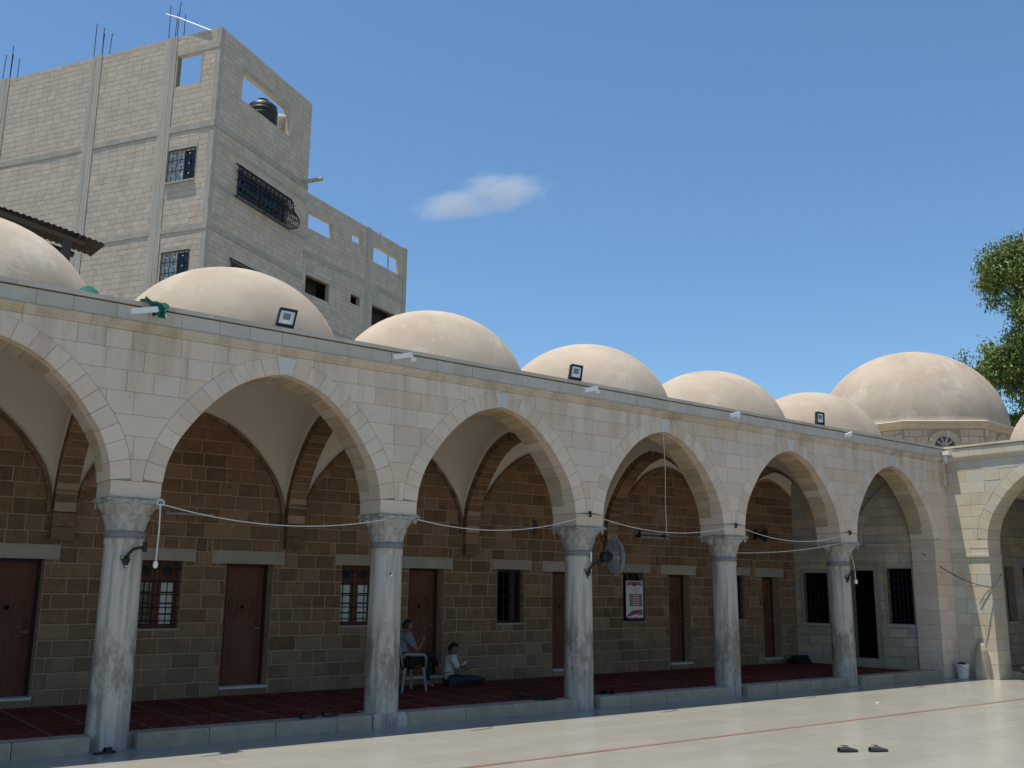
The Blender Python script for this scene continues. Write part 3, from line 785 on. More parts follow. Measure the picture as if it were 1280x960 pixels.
def window(a, b, kind):
    z0, z1 = WZ; y = DB+.16; t = .05
    fmb = MB().box(a-.005, a+t, y, y+.07, z0, z1).box(b-t, b+.005, y, y+.07, z0, z1).box(a+t, b-t, y, y+.07, z0-.005, z0+t).box(a+t, b-t, y, y+.07, z1-t, z1+.005)
    wn = fmb.build('window', 'wood_dark' if kind == 'open' else 'wood', arcade)
    cx = (a+b)/2
    if kind != 'open':
        MB().box(cx-.03, cx+.03, y-.006, y+.06, z0+t, z1-t).box(a+t, cx-.03, y+.004, y+.06, z1-.30, z1-.25).box(cx+.03, b-t, y+.004, y+.06, z1-.30, z1-.25).build('mullion', 'wood', wn)
        for (p, q) in ((a+t, cx-.03), (cx+.03, b-t)):
            for k in range(4):
                c_ = z0+t+k*(z1-.30-z0-t)/4; e = z0+t+(k+1)*(z1-.30-z0-t)/4
                gm = 'glass' if (kind == 'both' or (kind == 'right' and p > cx)) else 'dark_glass'
                MB().box(p+.045, q-.02, y+.03, y+.04, c_+.012, e-.012).build('pane', gm, wn)
                MB().box(p+.025, q-.002, y+.022, y+.052, e-.012, e+.012).build('glazing_bar', 'wood_dark', wn)
            MB().box(p, p+.045, y+.018, y+.056, z0+t, z1-.30).box(q-.02, q, y+.018, y+.056, z0+t, z1-.30).build('casement_frame', 'wood', wn)
            MB().box(p, q, y+.02, y+.055, z1-.25, z1-t).build('top_panel', 'wood', wn)
            m = MB(); c2 = (p+q)/2; cz = z1-.15; m.lathe([(.075, 0), (.075, .012), (.06, .012), (.055, .004), (.03, .004), (.025, .014), (0, .016)], 16, (0, 0, 0), False)
            m.v = [(c2+vx, y+.019-vz, cz+vy) for vx, vy, vz in m.v]; m.build('carved_rosette', 'wood_dark', wn)
    yb = DB+.07; n = 5
    for k in range(n):
        x_ = a+(b-a)*(k+.5)/n; MB().tube([(x_, yb, z0-.02), (x_, yb, z1+.02)], .0085, 6).build('iron_bar', 'iron', wn)
    for k in range(5):
        z_ = z0+(z1-z0)*(k+.6)/5.2; MB().tube([(a-.02, yb+.004, z_), (b+.02, yb+.004, z_)], .0085, 6).build('iron_bar', 'iron', wn)
    MB().box(a+.002, b-.002, DB-.006, DB+.22, z0-.02, z0+.006).build('sill', 'lintel', wn)
for (a, b), kd in zip(WINS, ('open', 'right', 'both', 'open', 'open', 'open')): window(a, b, kd)
# rooms behind the doors
MB().box(-11, 16.5, 6.4, 6.5, .1, 4.72).box(-11.1, -11, DB+.4, 6.5, .1, 4.72).box(16.5, 16.6, DB+.4, 6.5, .1, 4.72).build('rear_room_wall', 'void', arcade)

# vaults, ribs, roof, domes ---------------------------------------------------
YC, YH, XH = 1.595, 1.325, 1.53
def vault(cx, first=False):
    ts = [i/16 for i in range(17)]
    xs = sorted({round(s*arch_at(t, XH, 1.64)[0], 5) for t in ts for s in (-1, 1)}); ys = sorted({round(s*arch_at(t, YH, 1.66)[0], 5) for t in ts for s in (-1, 1)})
    xs = [-XH-.02]+xs+[XH+.02]; ys = [-YH-.02]+ys+[YH+.02]
    rows_ = [[(cx+x, YC+y, SPRING+arch_h(x, XH, 1.64)+arch_h(y, YH, 1.66)*1.0) for x in xs] for y in ys]
    m = MB().grid(rows_, True); o = m.build('vault', 'plaster', arcade, smooth=True); return o
def roof_piece(cx, x0, x1):
    m = MB(); n = 48; cy = 1.72
    for k in range(n):
        a = 2*pi*k/n; c_, s_ = cos(a), sin(a)
        q = 1/max(abs(c_)/ (1.7 if True else 1), abs(s_)/(1.45))
        m.v += [(cx+1.50*c_, cy+1.40*s_, 4.74), (max(x0, min(x1, cx+q*c_)), cy+q*s_, 4.72), (cx+1.50*c_, cy+1.40*s_, 4.66), (max(x0, min(x1, cx+q*c_)), cy+q*s_, 4.66)]
    for k in range(n):
        j = (k+1) % n; m.f += [(4*k, 4*k+1, 4*j+1, 4*j), (4*k+2, 4*j+2, 4*j+3, 4*k+3)]
    return m.build('roof', 'dome', arcade)
DOME_R, DOME_H = 1.60, 1.46
dm = MB(); pr = []
for i in range(21):
    a = pi/2*i/20; pr.append((DOME_R*cos(a)**.97 if i < 20 else .002, 4.70+DOME_H*sin(a)))
dm.lathe([(DOME_R+.03, 4.60), (DOME_R+.03, 4.70)]+pr, 64, (0, 0, 0), False)
DME = dm.mesh('dome', 'dome', U, True)
for c in CENT:
    if c < -6: continue
    vault(c)
    roof_piece(c, c-1.7, c+1.7)
    o = bpy.data.objects.new('dome', DME); col.objects.link(o); o.parent = arcade; o.location = Vector((c, 1.72, 0))*U; o.rotation_euler = (0, 0, c*1.7)
MB().box(-11, 16.6, 3.15, 6.55, 4.60, 4.74).box(-11, -6.8, .2, 3.15, 4.6, 4.73).build('roof_slab', 'dome', arcade)
MB().box(-7.0, 16.95, .22, .30, 4.3, 4.73).build('roof_edge', 'dome', arcade)
# transverse arches with separate stones
YS, YB2 = .25, 2.81
yc2, yh2 = (YS+YB2)/2, (YB2-YS)/2
for k in range(-2, 5):
    x = 3.4*k; frT = lambda s, d, z: (x+d, s, z)
    m = MB(); pts = [arch_at(i/16, yh2, 1.54) for i in range(17)]
    full = [(-p_, h) for p_, h, *_ in pts]+[(p_, h) for p_, h, *_ in pts[::-1][1:]]
    for (pa, ha), (pb, hb) in zip(full, full[1:]):
        v = [frT(yc2+q, d, z) for d in (-.138, .138) for q, z in ((pa, SPRING+ha+.01), (pb, SPRING+hb+.01), (pb, SPRING+RISE+.1), (pa, SPRING+RISE+.1))]
        m.add(v, [(0, 1, 2, 3), (7, 6, 5, 4), (0, 4, 5, 1)])
    ta = m.build('transverse_arch', 'brown_mortar', arcade)
    n = 17
    for sg in (-1, 1):
        ts = [i/n for i in range(n+1)]
        for a, b in zip(ts, ts[1:]):
            MB().prism(ring_piece(a, b, .17, yc2, sg, .009, yh2, 1.54), -.142-R.uniform(0, .003), .142+R.uniform(0, .003), frT).build('arch_stone', 'brown', ta)
    for z0_, z1_ in ((2.30, 2.49), (2.49, SPRING)):          # short pilaster that carries it on the back wall
        MB().box(x-.142, x+.142, DB-.108, DB+.02, z0_+.004, z1_-.004).build('pilaster_stone', 'brown', ta)
for c in CENT:                                             # wall ribs against the back wall
    if c < -6 or c > 15: continue
    wr = None
    n = 14
    for sg in (-1, 1):
        for i in range(n):
            o = MB().prism(ring_piece(i/n, (i+1)/n, .02, c, sg, .003, XH-.01, 1.60, SPRING, -.035), 0, .045, FB).build('wall_rib_stone', 'brown', bw)

# ================================================================== DOMED HALL AT THE CORNER
hall = tag(empty('domed_hall', (20.8, 2.4, 0)), 'prayer hall at the corner with one large plastered dome on an octagonal drum', 'building')
HO = Vector((20.8, 2.4, 0))
hz = lambda x, y, z: (x-HO.x, y-HO.y, z)
# end wall of the arcade (hall front) from (16.40,2.95) to (16.80,.27)
EA, EB = Vector((16.15, 2.92)), Vector((16.79, .25)); ED = (EB-EA).normalized(); EL = (EB-EA).length
nE = (ED.y, -ED.x)
FE = lambda s, d, z: (EA.x+s*ED.x+d*nE[0]-HO.x, EA.y+s*ED.y+d*nE[1]-HO.y, z)
W1, DR, W2 = (.20, .78, 1.04, 2.17), (1.30, 1.84, .28, 2.22), (2.12, 2.66, 1.07, 2.26)
eh = [W1, DR, W2]
ew = holed_wall(-.1, EL+.05, .1, 4.74, -.40, -.012, eh, FE).build('end_wall', 'mortar', hall)
re = random.Random(5)
surround = [(W1[0]-.07, W1[1]+.07, W1[2]-.02, W1[3]+.07), (DR[0]-.10, DR[1]+.10, .15, DR[3]+.12), (W2[0]-.05, W2[1]+.05, W2[2]-.02, W2[3]+.05)]
for q in interval_rows(.15, 4.4, [.19, .21, .23], -.05, EL+.04, [.3, .4, .5, .6], re, surround, .004):
    chip(MB(), q, FE, -.05, .0, re, .003).build('ashlar_block', 'ablaq', ew)
for a, b, c_, e in (W1, W2):                               # stone frames, grilles
    fw = MB().box(a-.065, a, -.1, .006, c_-.015, e+.06, FE).box(b, b+.065, -.1, .006, c_-.015, e+.06, FE).box(a, b, -.1, .006, e, e+.06, FE).build('window', 'lintel', hall)
    MB().box(a-.06, b+.06, -.1, .010, c_-.06, c_-.016, FE).build('sill', 'ablaq', fw)
    MB().box(a, b, -.22, -.20, c_, e, FE).build('pane', 'black_void', fw)  # black sheet for the shade behind the bars, no glass
    for k in range(6): MB().tube([FE(a+(b-a)*(k+.5)/6, -.06, c_-.01), FE(a+(b-a)*(k+.5)/6, -.06, e+.01)], .008, 5).build('iron_bar', 'iron', fw)
    for k in range(7):
        z = c_+(e-c_)*(k+.5)/7; MB().tube([FE(a-.03, -.055, z), FE(b+.02, -.055, z)], .007, 5).build('iron_bar', 'iron', fw)
a, b, c_, e = DR
pf = MB().box(a-.095, a, -.2, .03, .15, e+.12, FE).box(b, b+.095, -.2, .03, .15, e+.12, FE).box(a, b, -.2, .03, e, e+.12, FE).build('portal_frame', 'lintel', hall)
MB().box(a-.16, b+.16, -.1, .07, e+.125, e+.17, FE).build('portal_cornice', 'lintel', pf)
MB().box(a, b, -.34, -.30, c_, e, FE).build('doorway', 'black_void', pf)  # flat black sheet in place of the dark room beyond
for k in range(2): MB().box(a-.06, b+.06, -.1, .34-.15*k, .15+.085*k, .235+.085*k, FE).build('portal_step', 'kerb', pf)
# cornice band + blind arch above it on the right part of the end wall
MB().box(1.70, EL+.03, -.02, .06, 2.74, 2.80, FE).box(1.72, EL+.03, -.02, .035, 2.70, 2.74, FE).build('string_course', 'ablaq', ew)
frB = lambda s, d, z: FE(s, d, z)
for i in range(9):
    MB().prism(ring_piece(i/9, (i+1)/9, .13, 2.75, -1, .004, 1.15, 1.3, 2.82), -.02, .05, frB).build('blind_arch_stone', 'ablaq', ew)
# body of the hall, drum, dome
MB().box(17.3, 25.2, .42, 6.3, 0, 4.74, hz).build('hall_wall', 'wing', hall)
dc = (0, 0); RD = 2.34
drum = MB(); rot = radians(22.5+3)
def octo(rad, z, off=0.0): return [(rad*cos(rot+2*pi*k/8), rad*sin(rot+2*pi*k/8), z) for k in range(8)]
lv = [(2.52, 4.7), (2.52, 5.66)]
vs = [p for q, z in lv for p in octo(q, z)]
drum.add(vs, [(k, (k+1) % 8, 8+(k+1) % 8, 8+k) for k in range(8)]+[tuple(range(8, 16))])
dr = drum.build('drum', 'mortar', hall)
rd = random.Random(9)
wface = None
for k in range(8):                                         # drum stones + fan window in every other face
    A, B = Vector(octo(2.52, 0)[k][:2]), Vector(octo(2.52, 0)[(k+1) % 8][:2]); d_ = (B-A).normalized(); Lf = (B-A).length
    mid = (A+B)/2; wx, wy = mid.x, mid.y
    if (Vector((wx, wy)).normalized().dot(Vector((-.86, -.5)))) < .1: continue
    fF = lambda s, d, z, A=A, d_=d_: (A.x+s*d_.x+d*d_.y, A.y+s*d_.y-d*d_.x, z)
    sc = Lf/2; hole = [(sc-.38, sc+.38, 4.72, 5.63)]
    for q in interval_rows(4.72, 5.64, [.17, .2], 0.03, Lf-.03, [.25, .33, .42, .5], rd, hole, .005):
        chip(MB(), q, fF, -.04, .012, rd, .006).build('drum_stone', 'drum', dr)
    for j in range(9):                                     # ring of voussoirs
        a0, a1 = pi*j/9+.012, pi*(j+1)/9-.012
        P = [(sc+rr*cos(t), 5.22+rr*sin(t)) for rr, t in ((.24, a0), (.40, a0), (.40, a1), (.24, a1))]
        MB().prism(P, -.03, .02, fF).build('window_voussoir', 'drum', dr)
    wn = MB().prism([(sc+.23*cos(pi*j/12), 5.22+.23*sin(pi*j/12)) for j in range(13)], .0, .008, fF).build('fan_window', 'dark_glass', dr)
    for j in range(1, 5): MB().prism([(sc+.02*cos(pi*j/5+1.5), 5.22+.02*sin(pi*j/5+1.5)), (sc+.02*cos(pi*j/5-1.5), 5.22+.02*sin(pi*j/5-1.5)), (sc+.22*cos(pi*j/5-.09), 5.22+.22*sin(pi*j/5-.09)), (sc+.22*cos(pi*j/5+.09), 5.22+.22*sin(pi*j/5+.09))], .006, .016, fF).build('fan_spoke', 'drum', wn)
    MB().box(sc-.24, sc+.24, -.02, .014, 4.73, 5.21, fF).build('window_block', 'drum', dr)
cor = MB(); lv = [(2.50, 5.64), (2.56, 5.67), (2.58, 5.72), (2.66, 5.76), (2.67, 5.82), (2.60, 5.85), (2.30, 5.90)]
cor.add([p for q, z in lv for p in octo(q, z)], [(i*8+k, i*8+(k+1) % 8, i*8+8+(k+1) % 8, i*8+8+k) for i in range(6) for k in range(8)])
cor.build('drum_cornice', 'drum', hall)
bd = MB(); pr = [(2.38, 5.80), (2.39, 5.86)]
for i in range(33):
    a = pi/2*i/32; pr.append((max(.002, 2.38*cos(a)**1.0), 5.88+2.19*sin(a)))
bd.lathe(pr, 96, (0, 0, 0), False); bd.build('dome', 'dome', hall, smooth=True)

# ================================================================== THE WING ON THE RIGHT
wing = tag(empty('arcade_wing', (XW+.27, -.27, 0)), 'sunlit cream stone wing with a pointed arch, standing at right angles to the arcade', 'arcade')
WO = Vector((XW+.27, -.27, 0))
FW = lambda s, d, z: (-d, -s, z)                            # s towards the camera (-y), d towards -x
WC = [.82+HALF+3.4*k for k in range(4)]
wm = dict(vous='wing', key='wing', block='wing', pier='wing')
ww = arcade_face(wing, FW, WC, 0.0, WC[-1]+2.2, .54, [(0.0, .82), (WC[-1]+HALF, WC[-1]+2.2)], wm, soffit=False)
parapet(wing, FW, -.0, WC[-1]+2.2, .27, dict(slab='wing', mould='wing'))
MB().box(.0, .84, -.27, .30, 2.50, 2.545, FW).box(.0, .835, -.27, .285, 2.47, 2.50, FW).build('impost_band', 'wing', ww)
for k in range(3): column(wing, 0, -(WC[k]+1.7), .7*k)
MB().box(.27, 4.2, -16, .2, -.1, .149).build('floor_platform', 'kerb', wing)
wbw = MB().box(3.6, 4.0, -16, .4, .1, 4.72).build('back_wall', 'mortar', wing)
rw = random.Random(21)
FWB = lambda s, d, z: (3.6-d, -s, z)
wh = [(1.7, 2.3, 1.1, 2.3)]
for q in interval_rows(.15, 4.5, [.2, .22, .25], -.3, 6.5, [.3, .4, .5], rw, wh, .004):
    chip(MB(), q, FWB, -.05, .014, rw, .003).build('wall_block', 'ablaq', wbw)
for a, b, c_, e in wh:
    wn = MB().box(a, a+.05, -.1, .03, c_, e, FWB).box(b-.05, b, -.1, .03, c_, e, FWB).box(a+.05, b-.05, -.1, .03, e-.05, e, FWB).box(a+.05, b-.05, -.1, .03, c_, c_+.05, FWB).build('window', 'wood_dark', wing)
    MB().box(a+.05, b-.05, -.05, .015, c_+.05, e-.05, FWB).build('shutter', 'wood_dark', wn)
for k in range(3):
    c = WC[k]
    ts = [i/14 for i in range(15)]
    xs = sorted({round(s*arch_at(t, XH, 1.64)[0], 5) for t in ts for s in (-1, 1)}); ys = sorted({round(s*arch_at(t, 1.665, 1.66)[0], 5) for t in ts for s in (-1, 1)})
    rows_ = [[(1.935+y, -(c+x), SPRING+arch_h(x, XH, 1.64)+arch_h(y, 1.665, 1.66)) for x in xs] for y in ys]
    MB().grid(rows_).build('vault', 'plaster', wing, smooth=True)
    o = bpy.data.objects.new('dome', DME); col.objects.link(o); o.parent = wing; o.location = Vector((1.75, -c, 0))*U
MB().box(.2, 4.1, -.5, .3, 4.6, 4.73).box(3.1, 4.1, -14, -.5, 4.6, 4.73).build('roof_slab', 'dome', wing)
# north end wall inside the wing, facing the camera, with two tall windows
eh2 = [(2.05, 2.50, 1.12, 2.35), (2.92, 3.42, 1.12, 2.35)]
FN = lambda s, d, z: (s, -d, z)
nw = holed_wall(.26, 3.62, .1, 4.72, -.40, -.012, eh2, FN).build('north_wall', 'mortar', wing)
for q in interval_rows(.15, 4.5, [.2, .23, .26], .28, 3.6, [.32, .42, .55], rw, eh2, .004):
    chip(MB(), q, FN, -.05, .0, rw, .003).build('wall_block', 'ablaq', nw)
for a, b, c_, e in eh2:
    wn = MB().box(a, b, -.26, -.24, c_, e, FN).build('window', 'black_void', wing)  # black sheet standing in for the darkness inside
    for k in range(5): MB().tube([FN(a+(b-a)*(k+.5)/5, -.18, c_), FN(a+(b-a)*(k+.5)/5, -.18, e)], .009, 5).build('iron_bar', 'iron', wn)
    MB().box(a-.02, b+.02, -.24, .02, c_-.05, c_-.006, FN).build('sill', 'wing', wn)
for k in range(4): MB().box(.27, 3.6, -(WC[k]-1.53), -(WC[k]-1.87), 3.9, 4.73).build('transverse_arch', 'plaster', wing)
for k in range(3):
    m = MB(); n = 48; c = -WC[k]; cx = 1.75
    for j in range(n):
        a = 2*pi*j/n; q = 1/max(abs(cos(a))/1.5, abs(sin(a))/1.7)
        m.v += [(cx+1.45*cos(a), c+1.5*sin(a), 4.74), (cx+q*cos(a), c+q*sin(a), 4.72)]
    for j in range(n): i = (j+1) % n; m.f.append((2*j, 2*j+1, 2*i+1, 2*i))
    m.build('roof', 'dome', wing)

# ================================================================== UNFINISHED CONCRETE BUILDINGS BEHIND
def concrete_building(name, label, K, azA, azB, LA, LB_, ztop, holesA, holesB, colsA, beams, bh=.172, parts=300, seed=1, colsB=()):
    """two street faces meeting at corner K: A recedes along azA (sunny), B along azB (shaded)"""
    root = tag(empty(name, (K[0], K[1], 0)), label, 'building')
    rg = random.Random(seed)
    dA = (sin(radians(azA)), cos(radians(azA))); dB = (sin(radians(azB)), cos(radians(azB)))
    fA = lambda s, d, z: (s*dA[0]-d*dA[1], s*dA[1]+d*dA[0], z)
    fB = lambda s, d, z: (s*dB[0]+d*dB[1], s*dB[1]-d*dB[0], z)
    wA = holed_wall(0.0, LA, 0, ztop, -.17, -.010, holesA, fA).build('block_wall', 'block_mortar', root, label='sunlit block wall')
    wB = holed_wall(0.0, LB_, 0, ztop-.002, -.17, -.010, holesB, fB).build('block_wall', 'block_mortar', root, label='shaded block wall')
    # far sides, roof slab
    cx = [(LA*dA[0]+LB_*dB[0]), (LA*dA[1]+LB_*dB[1])]
    fC = lambda s, d, z: (LB_*dB[0]+s*dA[0]+d*dA[1], LB_*dB[1]+s*dA[1]-d*dA[0], z)
    fD = lambda s, d, z: (LA*dA[0]+s*dB[0]-d*dB[1], LA*dA[1]+s*dB[1]+d*dB[0], z)
    zr = beams[0][0]-.05
    MB().box(.2, LA, -.17, 0, 0, ztop-1.6, fC).build('block_wall', 'block', root); MB().box(.2, LB_-.2, -.17, 0, 0, zr+.05, fD).build('block_wall', 'block', root)
    for b0, b1 in beams:                                   # floor slabs, which also darken the rooms
        a = [(dA[0]*.2+dB[0]*.2, dA[1]*.2+dB[1]*.2), (dA[0]*(LA-.1)+dB[0]*.2, dA[1]*(LA-.1)+dB[1]*.2), (dA[0]*(LA-.1)+dB[0]*(LB_-.2), dA[1]*(LA-.1)+dB[1]*(LB_-.2)), (dA[0]*.2+dB[0]*(LB_-.2), dA[1]*.2+dB[1]*(LB_-.2))]
        MB().hexa([(x, y, b0) for x, y in a]+[(x, y, b1) for x, y in a]).build('floor_slab', 'concrete', root)
    cand = []
    exA = list(holesA)+[(a, b, 0, ztop+1) for a, b in colsA]+[(0, LA, b0, b1) for b0, b1 in beams]
    exB = list(holesB)+[(a, b, 0, ztop+1) for a, b in colsB]+[(0, LB_, b0, b1) for b0, b1 in beams]
    zmin = 7.5
    for fr, ex, L_, wl in ((fA, exA, LA, wA), (fB, exB, LB_, wB)):
        for q in interval_rows(zmin, ztop, [bh], 0.0 if fr is fA else .012, L_, [.34], rg, ex, .003):
            cand.append((q, fr, wl))
    cand.sort(key=lambda c: c[0][0]*(1 if c[2] is wA else 1.6)-c[0][2]*.25)
    resto = {wA: MB(), wB: MB()}
    cnt = {wA: 0, wB: 0}
    for q, fr, wl in cand:
        if cnt[wl] < parts//2:
            chip(MB(), q, fr, -.03, .0+rg.uniform(-.0012, .0012), rg, .002, .0007).build('concrete_block', 'block', wl); cnt[wl] += 1
        else: chip(resto[wl], q, fr, -.03, .0+rg.uniform(-.0012, .0012), rg, .002, .0007)
    for wl, m in resto.items():
        if m.v: m.build('concrete_block_run', 'block', wl, kind='stuff')
    for a, b in colsA:
        m = MB(); n = 5                                    # shuttering boards show as upright ridges
        for k in range(n):
            p, q = a+(b-a)*k/n, a+(b-a)*(k+1)/n; m.box(p+.004, q-.004, -.1, .012+rg.uniform(0, .012), 0, ztop+.03, fA)
        m.box(a, b, -.12, .006, 0, ztop+.02, fA); m.build('concrete_column', 'concrete', root)
    for a, b in colsB: MB().box(a, b, -.12, .012, 0, ztop+.02, fB).build('concrete_column', 'concrete', root)
    for b0, b1 in beams:
        for fr, L_ in ((fA, LA), (fB, LB_)):
            m = MB(); x = .0 if fr is fA else .016
            while x < L_:
                e = min(x+rg.uniform(.5, 1.4), L_); m.box(x, e, -.1, .008+rg.uniform(0, .012), b0+rg.uniform(-.012, .012), b1+rg.uniform(-.012, .012), fr); x = e
            m.build('ring_beam', 'beam', root)
    return root, fA, fB, wA, wB

K = (5.7537, 14.7522)
hA = [(.66, 1.58, 16.44, 17.46), (.60, 1.58, 13.34, 14.34), (.55, 1.52, 10.2, 11.16)]
hB = [(1.17, 3.78, 16.34, 17.24), (1.25, 3.95, 13.25, 14.1), (1.25, 3.9, 10.2, 11.1)]
cA = [(1.64, 2.09), (4.62, 5.04), (8.58, 9.0), (12.3, 12.7)]
tower, fA, fB, wA, wB = concrete_building('unfinished_tower', 'tall unfinished block tower with bare concrete columns and a barred window cage', K, -30.5, 58, 17, 5.05, 18.12, hA, hB, cA,
                                  [(14.93, 15.12), (11.76, 11.93), (8.6, 8.8)], seed=4)
# slab lines visible on the shaded face
for z in (14.45, 13.12): MB().box(.02, 5.0, -.1, .012, z, z+.14, fB).build('lintel_band', 'beam', tower)
for z in (17.46,): MB().box(.03, 1.60, -.1, .011, z+.006, z+.16, fA).build('lintel_band', 'beam', tower)
for a, b, z0, z1 in hA[:1]:                                # rough jambs of the open window
    for p_, q_ in ((a-.02, a), (b, b+.02)): MB().box(p_, q_, -.18, .01, z0, z1, fA).build('window_jamb', 'concrete', tower)
MB().box(.56, 1.60, -.1, .013, 14.345, 14.50, fA).box(.52, 1.56, -.1, .013, 11.165, 11.32, fA).build('window_lintel', 'concrete', tower)
MB().box(1.15, 3.8, -.1, .012, 17.245, 17.42, fB).build('lintel_band', 'beam', tower)
m = MB()                                                   # haunch in the upper right corner of the roof opening
m.prism([(3.55, 17.238), (3.785, 17.238), (3.785, 17.02)], -.16, -.004, fB); m.build('haunch', 'concrete', tower)
def grille(a, b, z0, z1, fr, root):
    wn = MB().box(a, a+.04, -.12, -.06, z0, z1, fr).box(b-.04, b, -.12, -.06, z0, z1, fr).box(a+.04, b-.04, -.12, -.06, z0, z0+.04, fr).box(a+.04, b-.04, -.12, -.06, z1-.04, z1, fr).box((a+b)/2-.02, (a+b)/2+.02, -.12, -.05, z0+.04, z1-.04, fr).build('window', 'white_paint', root)
    MB().box(a+.04, (a+b)/2-.02, -.1, -.09, z0+.04, z1-.04, fr).build('pane', 'dark_glass', wn); MB().box((a+b)/2+.02, b-.04, -.1, -.09, z0+.04, z1-.04, fr).build('pane', 'glass', wn)
    n = 6
    for k in range(n+1):
        x = a+(b-a)*k/n; P = []
        for j in range(13):
            t = j/12; P.append(fr(x+.025*sin(t*4*pi)*(1 if k % 2 else -1)*(0 if k in (0, n) else 1), .02, z0+(z1-z0)*t))
        MB().tube(P, .012, 5).build('iron_bar', 'iron', wn)
    for j in range(4):
        z = z0+(z1-z0)*j/3; MB().tube([fr(a, .02, z), fr(b, .02, z)], .012, 5).build('iron_bar', 'iron', wn)
    for j in range(3):
        for k in range(3):
            c_ = fr(a+(b-a)*(k+.6)/3.3, .035, z0+(z1-z0)*(j+.6)/3.2); q = .022
            MB().add([(c_[0]-q, c_[1], c_[2]), (c_[0]+q, c_[1], c_[2]), (c_[0], c_[1]-q, c_[2]), (c_[0], c_[1]+q, c_[2]), (c_[0], c_[1], c_[2]-q), (c_[0], c_[1], c_[2]+q)],
                     [(0, 2, 5), (2, 1, 5), (1, 3, 5), (3, 0, 5), (2, 0, 4), (1, 2, 4), (3, 1, 4), (0, 3, 4)]).build('rosette', 'white_paint', wn)
    MB().box(a-.04, b+.04, -.02, .06, z0-.05, z0-.006, fr).build('sill', 'white_sill', wn)
for q in hA[1:]: grille(*q, fA, tower)
def cage(a, b, z0, z1, fr, root, out=.42):
    """bellied iron window cage: sticks out more below"""
    wn = MB().box(a, b, -.14, -.12, z0, z1, fr).build('window', 'dark_glass', root)
    MB().box((a+b)/2-.03, (a+b)/2+.03, -.12, -.10, z0, z1, fr).build('mullion', 'wood_dark', wn)
    a, b, z0, z1 = a-.1, b+.1, z0-.08, z1+.12
    prof = [(.02, z1), (out*.28, z1-.12*(z1-z0)), (out*.45, z1-.45*(z1-z0)), (out*.9, z1-.68*(z1-z0)), (out, z1-.85*(z1-z0)), (out*.85, z0), (.02, z0)]
    n = 26
    for k in range(n+1):
        x = a+(b-a)*k/n; MB().tube([fr(x, d, z) for d, z in prof], .012 if k % 13 else .02, 5).build('iron_bar', 'iron', wn)
    for d, z in prof:
        MB().tube([fr(a, d, z), fr(b, d, z)], .016, 5).build('iron_bar', 'iron', wn)
    for e in (a, b):
        for z in (z0+.25*(z1-z0), z0+.5*(z1-z0), z0+.75*(z1-z0)):
            d = out*(.95 if z < z0+.3*(z1-z0) else .5); MB().tube([fr(e, .02, z), fr(e, d, z)], .012, 5).build('iron_bar', 'iron', wn)
    for k in range(12):
        for j in range(2):
            x = a+(b-a)*(k+.5)/12; d, z = (out*.33, z1-.2*(z1-z0)) if j == 0 else (out*.45, z1-.42*(z1-z0))
            MB().box(x-.045, x+.045, d, d+.012, z-.05, z+.05, fr).build('rosette', 'iron', wn)
cage(*hB[1], fB, tower); cage(*hB[2], fB, tower, .3)
# pipe, rods of steel, tank
MB().tube([fB(4.75, -.3, 15.10), fB(4.75, .75, 15.12)], .07, 8).build('drain_pipe', 'concrete', tower)
rr = random.Random(2)
for c_, (a, b) in enumerate(cA[:3]):
    for k in range(4):
        x = a+.05+(b-a-.1)*(k % 2)+rr.uniform(-.02, .02); d = -.02-.28*(k//2); h = rr.uniform(.85, 1.25); l = rr.uniform(-.05, .05)
        MB().tube([fA(x, d, 17.9), fA(x+l*.4, d, 18.12+h*.5), fA(x+l, d, 18.12+h)], .013, 5).build('steel_rod', 'rust', tower)
for k in range(3):
    x = 2.6+.18*k; MB().tube([fB(x, -1.9, 15.1), fB(x+rr.uniform(-.03, .03), -1.9, 18.5+rr.uniform(0, .4))], .014, 5).build('steel_rod', 'rust', tower)
MB().tube([fA(2.14, .06, 18.98), fA(1.7, .04, 18.78), fA(.4, .02, 18.06)], .022, 6).build('white_rod', 'white_paint', tower)
K2 = (9.994, 17.402)
h2 = [(.14, 1.53, 13.64, 14.22), (2.68, 3.30, 14.02, 14.32), (4.05, 5.82, 13.66, 14.30), (.2, 1.5, 11.36, 12.0), (2.76, 3.32, 11.70, 12.04), (4.1, 5.92, 11.2, 12.0)]
an, gA, gB, xA, xB = concrete_building('unfinished_annex', 'lower grey block building with square openings to the right of the tower', K2, -26, 64, 9, 6.35, 14.86, [], h2, [], [(12.6, 12.78), (10.2, 10.4)], seed=8, colsB=[(3.62, 3.86), (6.1, 6.349)])
for q in h2[3:]: MB().box(q[0], q[1], -.6, -.55, q[2]-.3, q[3]+.3, gB).build('dark_room', 'void', an)
m = MB(); m.box(4.6, 6.2, -2.2, -2.0, 12.7, 14.25, gB).box(4.0, 4.4, -2.1, -1.9, 12.7, 13.9, gB); m.build('inner_wall', 'block', an)
MB().tube([gB(5.1, -.05, 13.66), gB(5.1, -.05, 14.3)], .03, 6).build('prop', 'concrete', an)
MB().tube([gB(4.9, -.3, 14.8), gB(4.9, -.3, 15.15)], .012, 5).build('steel_rod', 'rust', an)

# ================================================================== TIN CANOPY ON THE ROOF BEHIND THE FIRST DOME
cy0 = 7.0
can = tag(empty('tin_canopy', (.6, cy0, 4.7)), 'rusty corrugated tin canopy on steel posts behind the leftmost dome', 'canopy')
